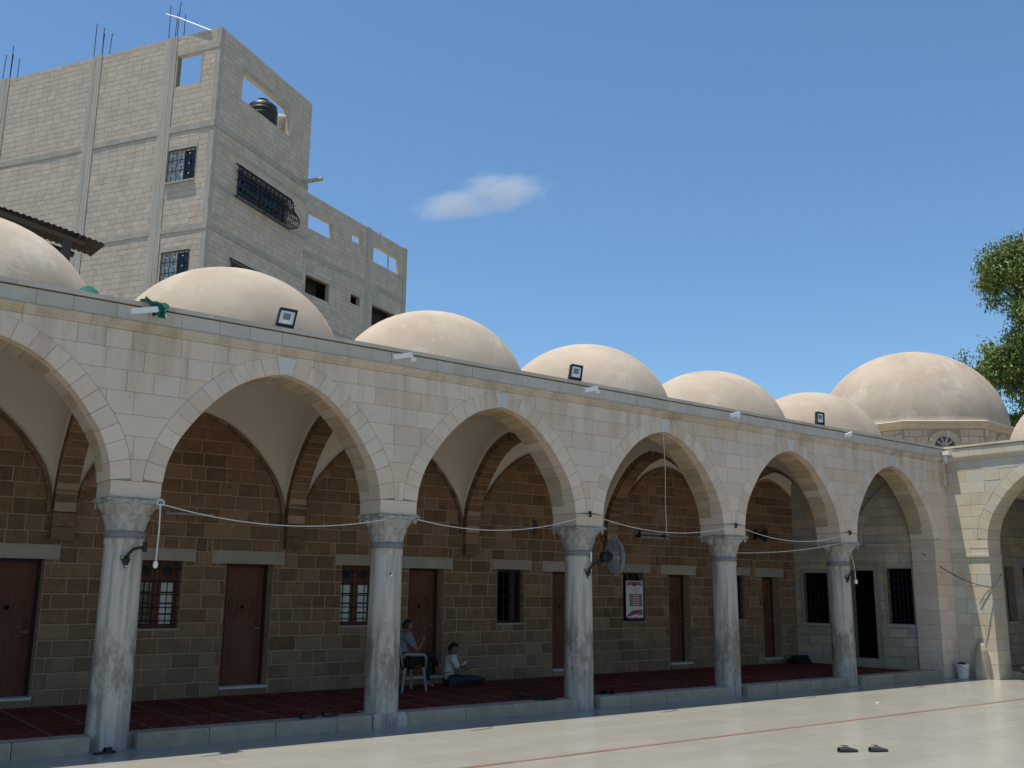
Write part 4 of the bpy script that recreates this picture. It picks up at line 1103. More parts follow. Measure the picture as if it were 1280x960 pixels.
# sheet slopes down to the right; ridges run along the slope
S0, S1 = Vector((-4.2, 0, 4.10)), Vector((.60, 0, 3.28)); dl = (S1-S0); L_ = dl.length; ux = dl/L_
rows_t, rows_b = [], []
nrip = 46; rows_t = []
for k in range(nrip*4+1):
    t = k/(nrip*4); zr = .014*sin(2*pi*k/4); rows_t.append([tuple(S0+ux*(L_*t)+Vector((0, yy, zr+.05*yy+.02*sin(t*9)))) for yy in (0, .3, .6, 1.0)])
sheet = MB().grid(rows_t); sheet.grid([[(x, y, z-.012) for x, y, z in rw_] for rw_ in rows_t], True)
sheet.build('tin_sheet', 'tin', can)
rows_t = [[(x-1.3, y-.12, z-.16+.22) for x, y, z in rw_[:3]] for rw_ in rows_t[:nrip*2]]
MB().grid(rows_t).grid([[(x, y, z-.012) for x, y, z in rw_] for rw_ in rows_t], True).build('loose_tin_sheet', 'tin', can)
for k, yy in enumerate((.06, .9)):
    MB().tube([tuple(S0+Vector((0, yy, -.09))), tuple(S1-ux*.35+Vector((0, yy, -.09)))], .06, 4).build('rafter', 'steel_dark', can)
for t in (.25, .55, .9):
    p_ = S0+ux*(L_*t); MB().tube([tuple(p_+Vector((0, -.05, -.045))), tuple(p_+Vector((0, 1.0, -.045)))], .03, 4).build('purlin', 'steel_dark', can)
for xx, yy in ((-.05, .12), (-.05, .9), (-3.9, .12), (-3.9, .9)):
    zt = (S0+ux*(((xx-S0.x)/ux.x))).z-.1; MB().box(xx-.07, xx+.07, yy-.07, yy+.07, 0, zt).build('post', 'steel_dark', can)
MB().tube([(-1.9, -.05, 3.79), (-1.85, .0, 3.80), (-1.6, .02, 3.75)], .03, 5).build('loose_tin_strip', 'tin', can)

# ================================================================== TREE BEYOND THE WING
def ray_at(px, py, dist):
    d = f + r*((px-640)/FPX) + u*((480-py)/FPX); d = d/ math.hypot(d.x, d.y); return CAM + d*dist
def roof_spot(px, py, depth):
    """point behind the shaded tower face on the sight line"""
    dB_ = (sin(radians(58)), cos(radians(58))); best = None
    for k in range(2000):
        q = ray_at(px, py, 24+k*.01); d_ = (q.x-K[0])*dB_[1]-(q.y-K[1])*dB_[0]
        if d_ < -depth: return q
q = roof_spot(329, 128, .95); Pt = (q.x-K[0], q.y-K[1], q.z-1.9)
tk = tag(empty('water_tank', (K[0]+Pt[0], K[1]+Pt[1], Pt[2])), 'round black plastic water tank on the roof of the tall tower', 'water tank')
prof = [(.46, 0)]
for k in range(9): z = .12+1.5*k/9; prof += [(.50, z), (.50, z+.10), (.485, z+.115), (.485, z+.15)]
prof += [(.47, 1.72), (.36, 1.82), (.16, 1.86), (.16, 1.92)]
MB().lathe(prof, 28).build('tank_body', 'tank', tk, smooth=True)
MB().lathe([(.20, 1.90), (.20, 1.96), (.17, 1.98), (.02, 1.99)], 20).build('lid', 'tank', tk)
MB().box(-.5, .5, -.5, .5, 15.1-Pt[2], .001).build('stand', 'concrete', tk)
q = roof_spot(351, 146, 1.1); Pt = (q.x-K[0], q.y-K[1], q.z-1.44)
t2 = tag(empty('roof_drum', (K[0]+Pt[0], K[1]+Pt[1], Pt[2])), 'small grey round roof tank to the right of the black one', 'water tank')
MB().lathe([(.36, 0), (.38, .1), (.38, 1.25), (.34, 1.38), (.1, 1.44)], 24).build('tank_body', 'concrete', t2, smooth=True)
for a_ in (.35, .8): MB().lathe([(.385, a_), (.395, a_+.02), (.395, a_+.05), (.385, a_+.07)], 24, (0, 0, 0), False).build('hoop', 'concrete', t2)

MB().box(-.4, .4, -.4, .4, 15.1-Pt[2], .001).build('stand', 'concrete', t2)
rt = random.Random(17)
tp = ray_at(1345, 700, 33); tree = tag(empty('tree', (tp.x, tp.y, 0)), 'feathery olive green tree reaching in beyond the wing at the right edge', 'tree')
trunk = MB(); TB = Vector((0, 0, 0))
trunk.tube([(0, 0, 0), (.1, .05, 2.2), (-.05, .1, 4.5), (.1, .0, 7.0), (.0, .1, 9.5), (.1, .1, 12.0)], [.42, .34, .29, .23, .15, .05], 10)
clumps = []
def rel(px, py, dist): q = ray_at(px, py, dist); return Vector((q.x-tp.x, q.y-tp.y, q.z))
for px, py, ds, rad in ((1272, 318, 33, .82), (1252, 342, 32.6, .60), (1240, 352, 33.2, .36), (1282, 372, 33, .72), (1300, 330, 33.5, 1.1), (1330, 290, 33, 1.2), (1360, 340, 33, 1.3), (1300, 395, 32.5, .6),
                        (1268, 436, 33, .58), (1245, 455, 33, .62), (1228, 462, 32.7, .34), (1262, 470, 33.3, .55), (1282, 455, 33, .75), (1305, 430, 33, .8), (1340, 450, 32.5, 1.1), (1380, 400, 33, 1.3), (1400, 470, 33, 1.2), (1360, 520, 33.5, 1.1),
                        (1300, 505, 33.5, .6), (1272, 520, 34, .35)):
    clumps.append((rel(px, py, ds), rad))
for c_, rad in clumps:
    st = Vector((0.05, .05, max(3.5, min(11, c_.z-1.2)))); mid = (st+c_)/2+Vector((0, 0, -.2))
    trunk.tube([tuple(st), tuple(mid), tuple(c_)], [.10, .06, .02], 6)
    for k in range(7):
        e = c_+Vector((rt.gauss(0, 1), rt.gauss(0, 1), rt.gauss(0, 1))).normalized()*rad*.85
        trunk.tube([tuple(c_*.75+mid*.25), tuple((c_+e)/2+Vector((0, 0, .05))), tuple(e)], [.02, .013, .006], 4)
trunk.build('trunk', 'bark', tree)
leaf = MB()
for c_, rad in clumps:
    n = int(9500*rad**2)
    twigs = [(c_+Vector((rt.gauss(0, 1), rt.gauss(0, 1), rt.gauss(0, .9)))*rad*.44, rt.uniform(.16, .32)*min(1, rad+.3)) for _ in range(int(26*rad+8))]
    for i in range(n):
        tw, tr = rt.choice(twigs)
        p_ = tw+Vector((rt.gauss(0, 1), rt.gauss(0, 1), rt.gauss(-.25, 1)))*tr*.62
        a = Vector((rt.gauss(0, .55), rt.gauss(0, .55), rt.gauss(-1.0, .6))).normalized()*rt.uniform(.07, .14)
        b = a.cross(Vector((rt.gauss(0, 1), rt.gauss(0, 1), rt.gauss(0, 1)))).normalized()*rt.uniform(.018, .032)
        leaf.add([p_, p_+a*.5+b, p_+a, p_+a*.5-b], [(0, 1, 2, 3)])
leaf.build('crown', 'leaf', tree)

# ================================================================== CLOUD
def cloud():
    c_ = ray_at(600, 245, 700)
    m = bpy.data.materials.new('thin_cloud'); m.use_nodes = True; t = m.node_tree; N, L = t.nodes, t.links
    N.remove(N['Principled BSDF']); pv = N.new('ShaderNodeVolumePrincipled'); out = N['Material Output']; L.new(pv.outputs[0], out.inputs['Volume'])
    pv.inputs['Color'].default_value = (1, 1, 1, 1); pv.inputs['Anisotropy'].default_value = .3
    tc = N.new('ShaderNodeTexCoord'); no = N.new('ShaderNodeTexNoise'); no.inputs['Scale'].default_value = 2.1; no.inputs['Detail'].default_value = 9; no.inputs['Roughness'].default_value = .62
    mp = N.new('ShaderNodeMapping'); mp.inputs['Location'].default_value = (2.3, .4, 1.1); L.new(tc.outputs['Object'], mp.inputs[0]); L.new(mp.outputs[0], no.inputs[0])
    # distance from a lopsided centre line: heavy on the right, trailing off to the left
    def lobe(c3, s3):
        m2 = N.new('ShaderNodeMapping'); m2.vector_type = 'TEXTURE'; m2.inputs['Location'].default_value = c3; m2.inputs['Scale'].default_value = s3; L.new(tc.outputs['Object'], m2.inputs[0])
        ln = N.new('ShaderNodeVectorMath'); ln.operation = 'LENGTH'; L.new(m2.outputs[0], ln.inputs[0]); return ln.outputs['Value']
    mn = N.new('ShaderNodeMath'); mn.operation = 'SMOOTH_MIN'; mn.inputs[2].default_value = .35
    L.new(lobe((.24, 0, .06), (.74, .9, .86)), mn.inputs[0]); L.new(lobe((-.28, 0, -.20), (.74, .8, .56)), mn.inputs[1])
    fo = N.new('ShaderNodeMapRange'); fo.inputs[1].default_value = 1.0; fo.inputs[2].default_value = .1; fo.inputs[3].default_value = -.42; fo.inputs[4].default_value = .36; L.new(mn.outputs[0], fo.inputs[0])
    ad = N.new('ShaderNodeMath'); ad.operation = 'ADD'; L.new(no.outputs[0], ad.inputs[0]); L.new(fo.outputs[0], ad.inputs[1])
    mr = N.new('ShaderNodeMapRange'); mr.inputs[1].default_value = .50; mr.inputs[2].default_value = .95; mr.inputs[3].default_value = 0; mr.inputs[4].default_value = .05; L.new(ad.outputs[0], mr.inputs[0])
    L.new(mr.outputs[0], pv.inputs['Density'])
    mb = MB(); n = 24; rows_ = []
    for i in range(13):
        a = -pi/2+pi*i/12; rows_.append([(cos(a)*cos(2*pi*k/n), cos(a)*sin(2*pi*k/n), sin(a)) for k in range(n+1)])
    mb.grid(rows_); o = mb.build('cloud', m, None, 1.0)
    o.location = c_*U; o.scale = (80*U, 44*U, 34*U); o.rotation_euler = (0, radians(-6), -YAW)
    return tag(o, 'small wispy white cloud alone in the blue sky', 'cloud')
cloud()

# ================================================================== CARPET, FITTINGS, SMALL THINGS
cp = MB().box(-10.8, 16.10, .12, 2.86, .1505, .160).build('prayer_carpet', 'carpet'); tag(cp, 'long dark red prayer carpet with pale lines on the arcade floor', 'carpet')

ORD = ('leftmost', 'second', 'third', 'fourth', 'fifth')
lamp_place = ('half under a green cloth', 'above the second column from the left', 'above the column with the fan', 'above the second column from the corner', 'above the column nearest the corner')
for k in range(5):
    x = 3.4*k
    o = tag(empty('parapet_lamp', (x, -.31, 4.76)), 'white bar lamp on the parapet '+lamp_place[k], 'lamp', 'white bar lamps along the parapet')
    A, B = Vector((.0, -.16, .05)), Vector((-.30, -.21, -.04)); d_ = (B-A).normalized(); n_ = d_.cross(Vector((0, 0, 1))).normalized(); up = n_.cross(d_)
    c8 = [p_+n_*a_+up*b_ for p_ in (A, B) for a_, b_ in ((-.014, -.032), (.014, -.032), (.014, .032), (-.014, .032))]
    MB().hexa([tuple(q) for q in c8]).build('lamp_head', 'white_paint', o)
    MB().tube([(.08, .0, .03), (.06, -.10, .05), (-.02, -.16, .048)], .010, 6).build('arm', 'white_paint', o)
    MB().box(.07, .15, -.05, .02, .0, .045).build('junction_box', 'white_paint', o)
fl_place = ('black framed floodlight on the parapet before the second dome', 'black framed floodlight on the parapet before the fourth dome', 'black framed floodlight on the parapet nearest the corner')
for (x, lb, roll) in ((1.69, fl_place[0], .22), (6.60, fl_place[1], .25), (13.0, fl_place[2], .22)):
    o = tag(empty('floodlight', (x, -.15, 4.905)), lb, 'floodlight', 'floodlights standing on the parapet')
    fr_ = lambda s, d, z: (1.2*(s*cos(roll*.2)+z*sin(roll)*1.1), -d*cos(.3)+z*sin(.3)*.5-.03, 1.25*(z*cos(.25))+d*.25+.10)
    fmb = MB().box(-.10, .10, -.04, .02, -.06, -.035, fr_).box(-.10, .10, -.04, .02, .145, .165, fr_).box(-.10, -.085, -.04, .02, -.035, .145, fr_).box(.085, .10, -.04, .02, -.035, .145, fr_).box(-.085, .085, -.045, -.02, -.035, .145, fr_)
    fmb.build('housing', 'black_plastic', o)
    MB().box(-.084, .084, -.019, -.005, .0, .144, fr_).build('reflector', 'white_paint', o)
    MB().box(-.04, .04, -.006, .004, .045, .115, fr_).build('lamp_chip', 'grey_metal', o)
    MB().tube([(-.09, .02, .0), (-.115, .02, .05), (-.10, .03, .12)], .009, 5).build('bracket', 'grey_metal', o); MB().tube([(.09, .02, .0), (.115, .02, .05), (.11, .03, .12)], .009, 5).build('bracket', 'grey_metal', o)
    MB().box(-.10, .10, .0, .04, 0, .012).build('foot', 'grey_metal', o)
    MB().tube([(.10, .02, .05), (.14, .03, .02), (.17, .05, .006)], .006, 5).build('flex', 'white_paint', o)
# lamp in the corner
o = tag(empty('corner_lamp', (17.30, -.36, 4.70)), 'small white lamp box fixed in the corner where wing and arcade meet', 'lamp')
MB().box(-.10, .02, -.14, .02, .01, .09).build('lamp_head', 'white_paint', o); MB().tube([(0, .05, .05), (.04, .0, .06)], .02, 6).build('arm', 'white_paint', o)
MB().box(-.02, .03, -.02, .05, -.16, .0).build('driver_box', 'white_paint', o)
# stone water spout under it
o = tag(empty('drain_spout', (17.22, -.29, 4.45)), 'short drain pipe on the wall below the corner lamp', 'drain pipe')
MB().box(-.05, .05, -.07, .02, -.42, .06).build('pipe', 'moulding', o); MB().box(-.07, .07, -.09, .02, .06, .11).build('hopper', 'moulding', o)

# green cloth draped over the first lamp, green tarpaulin, red rag
rc = random.Random(31)
def rag(name, label, mat, pts_fn, nu, nv, th=.01):
    rows_ = [[pts_fn(i/nu, j/nv) for j in range(nv+1)] for i in range(nu+1)]
    m = MB().grid(rows_); m.grid([[(x, y+.006, z-th) for x, y, z in rw_] for rw_ in rows_], True)
    o = m.build(name, mat, smooth=True); return tag(o, label, 'cloth')
def clothfn(u_, v_):
    x = -.13+.20*v_+.03*sin(9*u_+3*v_); t = u_
    y = -.18-.26*min(1, t*1.8)+.025*sin(14*v_+5*u_); z = 4.945-.02*sin(10*v_)-max(0, t-.42)*.24-.10*v_*t+.03*sin(7*v_+2)
    return (x+.06*t, y-.02*cos(11*v_), z)
rag('green_cloth', 'crumpled green cloth hanging over the parapet by the leftmost bar lamp', 'green', clothfn, 16, 18)
def tarp(u_, v_):
    a = (u_-.5)*2; b = (v_-.5)*2; h = max(0, 1-a*a-b*b*.8)
    return (-.66+.17*a, .0+.14*b, 4.905+.13*h**.6*(1+.25*sin(9*u_+7*v_))+.004)
rag('green_tarpaulin', 'bunched dark green tarpaulin lying on the roof edge before the leftmost dome', 'green', tarp, 16, 14)
rag('red_rag', 'scrap of faded red cloth on the coping left of the green tarpaulin', 'red_cloth', lambda a, b: (-.98+.16*a, -.24+.14*b, 4.912+.05*sin(3.1*a)*sin(3.1*b)*(1+.4*sin(8*a))), 10, 8)

# ropes and wires -------------------------------------------------------------
def catenary(A, B, sag, n=22):
    A, B = Vector(A), Vector(B); return [tuple(A.lerp(B, i/n)+Vector((0, 0, -4*sag*(i/n)*(1-i/n)))) for i in range(n+1)]
RY = -.325
spans = [((.26, -.34, 2.62), (3.20, RY, 2.60), .16, 'white rope slung between the leftmost column and the next'),
         ((3.66, RY, 2.62), (6.79, -.30, 2.86), .19, 'white rope slung from the second column up to the fan column'),
         ((6.79, -.30, 2.86), (10.2, -.30, 2.85), .20, 'white rope slung across the arch right of the fan'),
         ((10.2, -.30, 2.85), (13.6, -.30, 2.87), .22, 'upper of the two ropes across the arch before the last column'),
         ((10.23, .34, 2.42), (13.5, -.33, 2.70), .10, 'lower of the two ropes across the arch before the last column')]
for A, B, sg, lb in spans:
    o = MB().tube(catenary(A, B, sg), .0065, 5).build('rope', 'rope'); tag(o, lb, 'rope', 'ropes strung between the columns')
for (x, z, lb) in ((6.79, 2.86, 'black clip holding the rope above the fan column'), (10.2, 2.85, 'black clip holding the rope above the second column from the corner'), (13.6, 2.87, 'black clip holding the rope above the column nearest the corner')):
    o = tag(empty('cable_clip', (x, -.275, z)), lb, 'clip', 'rope clips on the arches')
    MB().box(-.045, .045, -.03, .0, -.012, .012).build('bar', 'iron', o); MB().box(-.012, .012, -.035, .0, -.045, .045).build('hook', 'iron', o)
o = tag(empty('pull_cord', (.26, -.34, 1.92)), 'white pull cord with a bulb end hanging beside the leftmost column', 'cord')
MB().tube([(.0, 0, .70), (.008, 0, .4), (.0, 0, .06)], .009, 5).build('cord', 'rope', o)
MB().tube([(.04*cos(t), .0, .715+.03*sin(t)) for t in [2*pi*k/14 for k in range(14)]], .008, 5, True).build('knot_ring', 'rope', o)
MB().lathe([(.004, .075), (.022, .06), (.028, .03), (.022, .0), (.006, -.012)], 12).build('bulb_end', 'white_paint', o, smooth=True)
o = tag(empty('hanging_wire', (8.45, -.30, 2.66)), 'thin pale wire hanging from the crown of the arch right of the fan', 'wire')
MB().tube([(0, .02, 1.62), (.01, .0, 1.0), (-.01, 0, .5), (.01, 0, .0)], .005, 5).build('strand', 'rope', o)
o = tag(empty('pull_cord', (13.69, -.30, 1.92)), 'white cord with a round bulb hanging beside the column nearest the corner', 'cord')
MB().tube([(-.05, .02, .50), (-.02, 0, .3), (0, 0, .03)], .009, 5).build('cord', 'rope', o)
MB().lathe([(.004, .07), (.025, .05), (.036, .015), (.026, -.02), (.006, -.032)], 12).build('bulb_end', 'white_paint', o, smooth=True)
o = MB().tube(catenary((16.70, .0, 2.58), (17.345, -1.12, 1.86), .14)+catenary((17.345, -1.12, 1.86), (17.60, -1.22, 2.16), .02, 6)[1:], .010, 5).build('slack_cable', 'cable')
tag(o, 'dark slack cable looped across the corner from arcade to wing', 'cable')
o = MB().tube([(17.37, -1.08, 1.84), (17.36, -.95, 1.72), (17.36, -.80, 1.50)], .008, 5).build('cable_tail', 'cable'); tag(o, 'short loose cable end trailing down the sunlit wing pier', 'cable')

# fan brackets and fan ---------------------------------------------------------
def bracket(o, side=1):
    """triangular plate on the shaft and a curved arm up to a clamp"""
    m = MB().prism([(-.065, .05), (.065, .05), (0, -.085)], 0, .022, lambda s, d, z: (s, -d, z)); m.build('base_plate', 'iron', o)
    for x, z in ((-.045, .036), (.045, .036), (0, -.058)): MB().lathe([(.009, 0), (.009, .006), (.004, .009)], 8, (0, 0, 0)).build('screw', 'white_paint', o).matrix_local = Matrix.Translation(Vector((x, -.023, z))*U) @ Matrix.Rotation(pi/2, 4, 'X')
    MB().tube([(0, -.02, .03), (.015*side, -.05, .08), (.05*side, -.07, .125), (.11*side, -.075, .145), (.17*side, -.07, .145)], .017, 8).build('arm', 'iron', o, smooth=True)
    MB().lathe([(.02, -.05), (.027, -.045), (.027, .06), (.02, .065)], 10, (.175*side, -.07, .15)).build('clamp', 'iron', o)
o = tag(empty('wall_bracket', (-.03, -.218, 1.985)), 'empty black fan bracket with a triangular plate on the leftmost column', 'bracket'); bracket(o)
o = tag(empty('wall_bracket', (13.54, -.215, 1.99)), 'small empty black bracket on the column nearest the corner', 'bracket'); bracket(o)
fan = tag(empty('wall_fan', (6.80, -.215, 1.98)), 'grey caged wall fan on a black bracket fixed to the middle column', 'fan'); bracket(fan)
fc = Vector((.44, -.14, .26)); fn = Vector((.93, -.32, .06)).normalized(); fx = fn.cross(Vector((0, 0, 1))).normalized(); fy = fx.cross(fn)
MB().tube([(.17, -.07, .145), (.25, -.09, .17), (.32, -.10, .22)], .02, 8).build('stalk', 'iron', fan)
MB().tube([tuple(fc-fn*.24), tuple(fc-fn*.22), tuple(fc-fn*.10), tuple(fc-fn*.06)], [.05, .075, .075, .05], 14).build('motor', 'black_plastic', fan)
def ringpts(rad, off, n=28): return [tuple(fc+fn*off+(fx*cos(2*pi*k/n)+fy*sin(2*pi*k/n))*rad) for k in range(n)]
cg = MB()
for rad, off in ((.285, .0), (.24, .055), (.24, -.055), (.13, .075), (.13, -.075), (.19, .068), (.19, -.068)): cg.tube(ringpts(rad, off), .006 if rad < .28 else .009, 4, True)
cg.build('cage_ring', 'grey_metal', fan, kind='stuff')
cs = MB()
for k in range(28):
    a = 2*pi*k/28; d_ = fx*cos(a)+fy*sin(a)
    cs.tube([tuple(fc+fn*.078+d_*.05), tuple(fc+fn*.068+d_*.19), tuple(fc+d_*.285), tuple(fc-fn*.068+d_*.19), tuple(fc-fn*.078+d_*.05)], .0026, 4)
cs.build('cage_wire', 'grey_metal', fan, kind='stuff')
MB().tube([tuple(fc+fn*.085), tuple(fc-fn*.05)], .05, 14).build('hub', 'grey_metal', fan)
for k in range(4):
    a0 = 2*pi*k/4+.3; rows_ = []
    for i in range(7):
        t = i/6; rad = .05+.20*t; wd = .35+.5*sin(t*pi*.7)
        rows_.append([tuple(fc+(fx*cos(a0+w_*wd)+fy*sin(a0+w_*wd))*rad+fn*(.03*w_)) for w_ in (-.5, -.2, .1, .5)])
    MB().grid(rows_).grid([[tuple(Vector(p_)-fn*.004) for p_ in rw_] for rw_ in rows_], True).build('blade', 'grey_metal', fan, smooth=True)
MB().tube([(.30, -.10, .13), (.2, -.12, -.02), (.28, -.10, -.08), (.40, -.12, -.04), (.50, -.13, .05)], .006, 5).build('flex', 'cable', fan)
MB().tube([(.045, -.02, .315), (.05, -.03, .26), (.055, -.01, .17)], .012, 6).build('cable_end', 'white_paint', fan)

# tube lights, hook and a dark lamp on the back wall ----------------------------
o = tag(empty('tube_light', (10.92, DB-.01, 2.82)), 'double fluorescent tube light on the brown wall right of the fan', 'tube light')
MB().box(0, .96, -.05, .005, .03, .09).build('batten', 'lintel', o); MB().box(.0, .96, -.07, -.0, -.06, -.045).build('tray', 'lintel', o)
for z in (.06, -.02): MB().tube([(.06, -.075, z), (.90, -.075, z)], .017, 8).build('tube', 'white_plastic', o)
for x in (.04, .74): MB().box(x, x+.05, -.09, .0, -.04, .10).build('holder', 'black_plastic', o)
o = tag(empty('tube_light', (1.38, DB-.01, 2.755)), 'single pale tube light on the brown wall behind the leftmost arch', 'tube light')
MB().box(0, .72, -.04, .005, -.02, .025).build('batten', 'lintel', o); MB().tube([(.03, -.055, .0), (.69, -.055, .0)], .014, 8).build('tube', 'white_plastic', o)
o = tag(empty('wall_hook', (8.29, DB, 2.86)), 'small rusty iron hook on the brown wall between the window and the arch rib', 'hook')
MB().tube([(0, 0, .10), (0, -.07, .10), (0, -.07, .03), (.0, -.05, -.02), (0, -.05, -.10)], .012, 6).build('iron', 'steel_dark', o); MB().box(-.025, .025, -.012, .006, -.14, .14).build('plate', 'steel_dark', o)
o = tag(empty('wall_speaker', (14.74, DB-.02, 3.0)), 'small black loudspeaker high on the brown wall before the last column', 'loudspeaker')
MB().tube([(0, .02, 0), (0, -.08, 0), (.02, -.12, -.01), (.04, -.24, -.03)], [.05, .05, .07, .15], 12).build('horn', 'black_plastic', o); MB().box(-.03, .03, -.03, .02, -.1, .1).build('mount', 'black_plastic', o)

# round plaque on the door behind the fan column
for k in range(1):
    m = MB(); m.lathe([(.052, 0), (.052, .008), (.04, .012), (.0, .012)], 18, (0, 0, 0), False)
    m.v = [(vx, -vz, vy) for vx, vy, vz in m.v]
    o = m.build('door_plaque', 'white_plastic'); o.location = Vector((8.86, DB+.235, 1.88))*U; tag(o, 'small round pale plaque on the red door left of the fan column', 'plaque')

# poster in the window right of the fan -----------------------------------------
po = tag(empty('poster', (10.63, DB-.03, 1.115)), 'white printed notice with red and black table hung in the window right of the fan', 'poster')
MB().box(0, .47, 0, .012, .07, .80).build('sheet', 'paper', po)
MB().box(.02, .49, .003, .014, .0, .068).build('lower_band', 'black_print', po)
fp = lambda s, d, z: (s, -.004-d, z)
def blob(cx, cz, rx, rz_, n=14, wob=.15, ph=0.): return [(cx+rx*(1+wob*sin(3*t+ph))*cos(t), cz+rz_*(1+wob*cos(2*t+ph))*sin(t)) for t in [2*pi*k/n for k in range(n)]]
def pr_(poly, mat, nm, e=.0): MB().prism(poly, -.003, .0015+e, fp).build(nm, mat, po)
pr_([(.02, .70), (.14, .72), (.24, .745), (.20, .785), (.02, .785)], 'grey_print', 'swirl'); pr_([(.27, .73), (.36, .71), (.45, .70), (.45, .785), (.22, .785)], 'grey_print', 'swirl')
pr_(blob(.225, .735, .085, .042, ph=1.), 'red_print', 'emblem', .0012)
pr_([(.38, .765), (.44, .735), (.445, .745), (.40, .775)], 'paper', 'highlight', .0012)
rg = random.Random(12)
for (x0, x1, z, t, mt) in ((.05, .10, .655, .012, 'black_print'), (.06, .15, .622, .009, 'black_print'), (.12, .14, .66, .02, 'grey_print'), (.20, .24, .645, .013, 'black_print'), (.18, .26, .605, .013, 'grey_print'), (.26, .33, .622, .014, 'black_print'), (.33, .42, .640, .011, 'pink_print'), (.25, .38, .575, .012, 'black_print')):
    n = 9; top = [(x0+(x1-x0)*k/n, z+t*(.4+.8*abs(sin(k*1.9+x0*40)))) for k in range(n+1)]; pr_([(x0, z), (x1, z+.01)]+top[::-1], mt, 'lettering', .0006)
for i in range(7):
    z = .545-.036*i
    for (x0, x1, mt) in ((.075, .185, 'black_print'), (.205, .315, 'pink_print'), (.335, .425, 'black_print')):
        pr_([(x0+.003*i, z-.025), (x1+.003*i, z-.025), (x1+.003*i, z), (x0+.003*i, z)], mt, 'table_cell', .0006)
        pr_([(x0+.02+.003*i, z-.016), (x1-.025+.003*i, z-.016), (x1-.03+.003*i, z-.009), (x0+.025+.003*i, z-.009)], 'grey_print' if mt != 'pink_print' else 'red_print', 'cell_text', .0012)
pr_([(.02, .13), (.12, .20), (.20, .23), (.16, .10), (.02, .09)], 'grey_print', 'swirl'); pr_([(.30, .20), (.38, .25), (.455, .22), (.455, .13), (.34, .12)], 'grey_print', 'swirl')
pr_([(.13, .165), (.20, .215), (.33, .235), (.36, .20), (.28, .15), (.18, .135)], 'red_print', 'swoosh', .0012)
pr_([(.03, .075), (.24, .075), (.20, .105), (.05, .11)], 'paper', 'panel', .0016); pr_([(.27, .078), (.44, .078), (.455, .108), (.27, .108)], 'paper', 'panel', .0016); pr_([(.0, .071), (.47, .071), (.47, .09), (.0, .09)], 'black_print', 'footer', .0003)
for x in (.06, .41): MB().tube([(x, .0, .80), (x, .03, .90), (x, .1, .95)], .003, 4).build('string', 'rope', po)

# bucket, sack, rolled mat, lump for the pier patch --------------------------------------------
bk = tag(empty('bucket', (17.08, -.48, 0)), 'white plastic bucket full of rubbish at the foot of the corner pier', 'bucket')
MB().lathe([(.0, .0), (.098, .0), (.102, .01), (.128, .27), (.138, .272), (.138, .285), (.126, .287), (.120, .27), (.10, .10), (.0, .09)], 24, (0, 0, 0), False).build('pail', 'white_paint', bk, smooth=True)
MB().tube([(.135*cos(t), -.02-.10*sin(t)*1.0, .265-.09*sin(t)) for t in [pi*k/12 for k in range(13)]], .004, 5).build('handle', 'grey_metal', bk)
rk = random.Random(3); m = MB()
for k in range(7):
    c_ = Vector((rk.uniform(-.06, .06), rk.uniform(-.06, .06), .26+rk.uniform(0, .035))); m.lathe([(.003, -.05), (.03, -.03), (.04, 0), (.028, .03), (.003, .045)], 7, tuple(c_), False)
m.build('rubbish', 'black_plastic', bk, kind='stuff')
def lump(name, label, cat, loc, size, mat, seed, rz=0, squash=.5, band=None):
    rg_ = random.Random(seed); ph = [rg_.uniform(0, 6) for _ in range(8)]; m = MB(); rows_ = []; nu, nv = 18, 28
    for i in range(nu+1):
        a = -pi/2+pi*i/nu; row = []
        for j in range(nv+1):
            b = 2*pi*j/nv; q = 1+.10*sin(3*b+ph[0]+2*a)+.07*sin(5*b+ph[1]-3*a)+.06*sin(7*a+ph[2]+2*b)
            x, y, z = cos(a)*cos(b)*q, cos(a)*sin(b)*q, sin(a)*q
            z = max(z, -squash); row.append((x*size[0], y*size[1], (z+squash)*size[2]))
        rows_.append(row)
    m.grid(rows_); o = m.build(name, mat, smooth=True); o.location = Vector(loc)*U; o.rotation_euler = (0, 0, rz); return tag(o, label, cat)
lump('cloth_bundle', 'dark bundle under a pale cover on the platform just inside the wing arch', 'bundle', (17.86, -1.56, .149), (.26, .22, .11), 'black_cloth', 4)
lump('pale_sack', 'pale folded sack lying on top of the dark bundle in the wing arch', 'sack', (17.90, -1.60, .285), (.22, .20, .06), 'white_plastic', 9, .3, .3)
o = tag(empty('rolled_mat', (15.80, 2.62, .16)), 'black rolled up mats lying on the carpet at the end wall', 'mat')
for k, (dy, dz, rr_) in enumerate(((0, .055, .055), (-.12, .05, .05), (-.06, .135, .045))):
    MB().tube([(-.42+.03*k, dy, dz), (0, dy+.01, dz), (.18, dy, dz)], rr_, 10).build('roll', 'black_cloth', o)
o = tag(empty('pier_patch_lump', (17.36, -.78, 0)), 'stone lump added for a shadow-toned repaired patch of the wing pier', 'stone')  # lump stands in for a shadow-coloured repaired part of the wall
rows_ = []
for zz, rr_ in ((0, .17), (.18, .165), (.40, .15), (.58, .13), (.68, .10), (.735, .05), (.745, .004)):
    rows_.append([(-.04+rr_*cos(a)*(1+.10*sin(3*a+zz*5)), rr_*.95*sin(a)*(1+.08*sin(2*a+zz*9)), zz) for a in [2*pi*k/14 for k in range(15)]])
MB().grid(rows_).build('stone', 'ablaq', o)
o = MB().prism([(-.03, -.02), (.02, -.025), (.035, .01), (0, .03), (-.03, .015)], 0, .012, lambda s, d, z: (s, z, d)).build('paper_scrap', 'white_paint'); o.location = Vector((11.28, -2.13, .001))*U; tag(o, 'tiny white scrap of paper on the sunny paving', 'scrap')

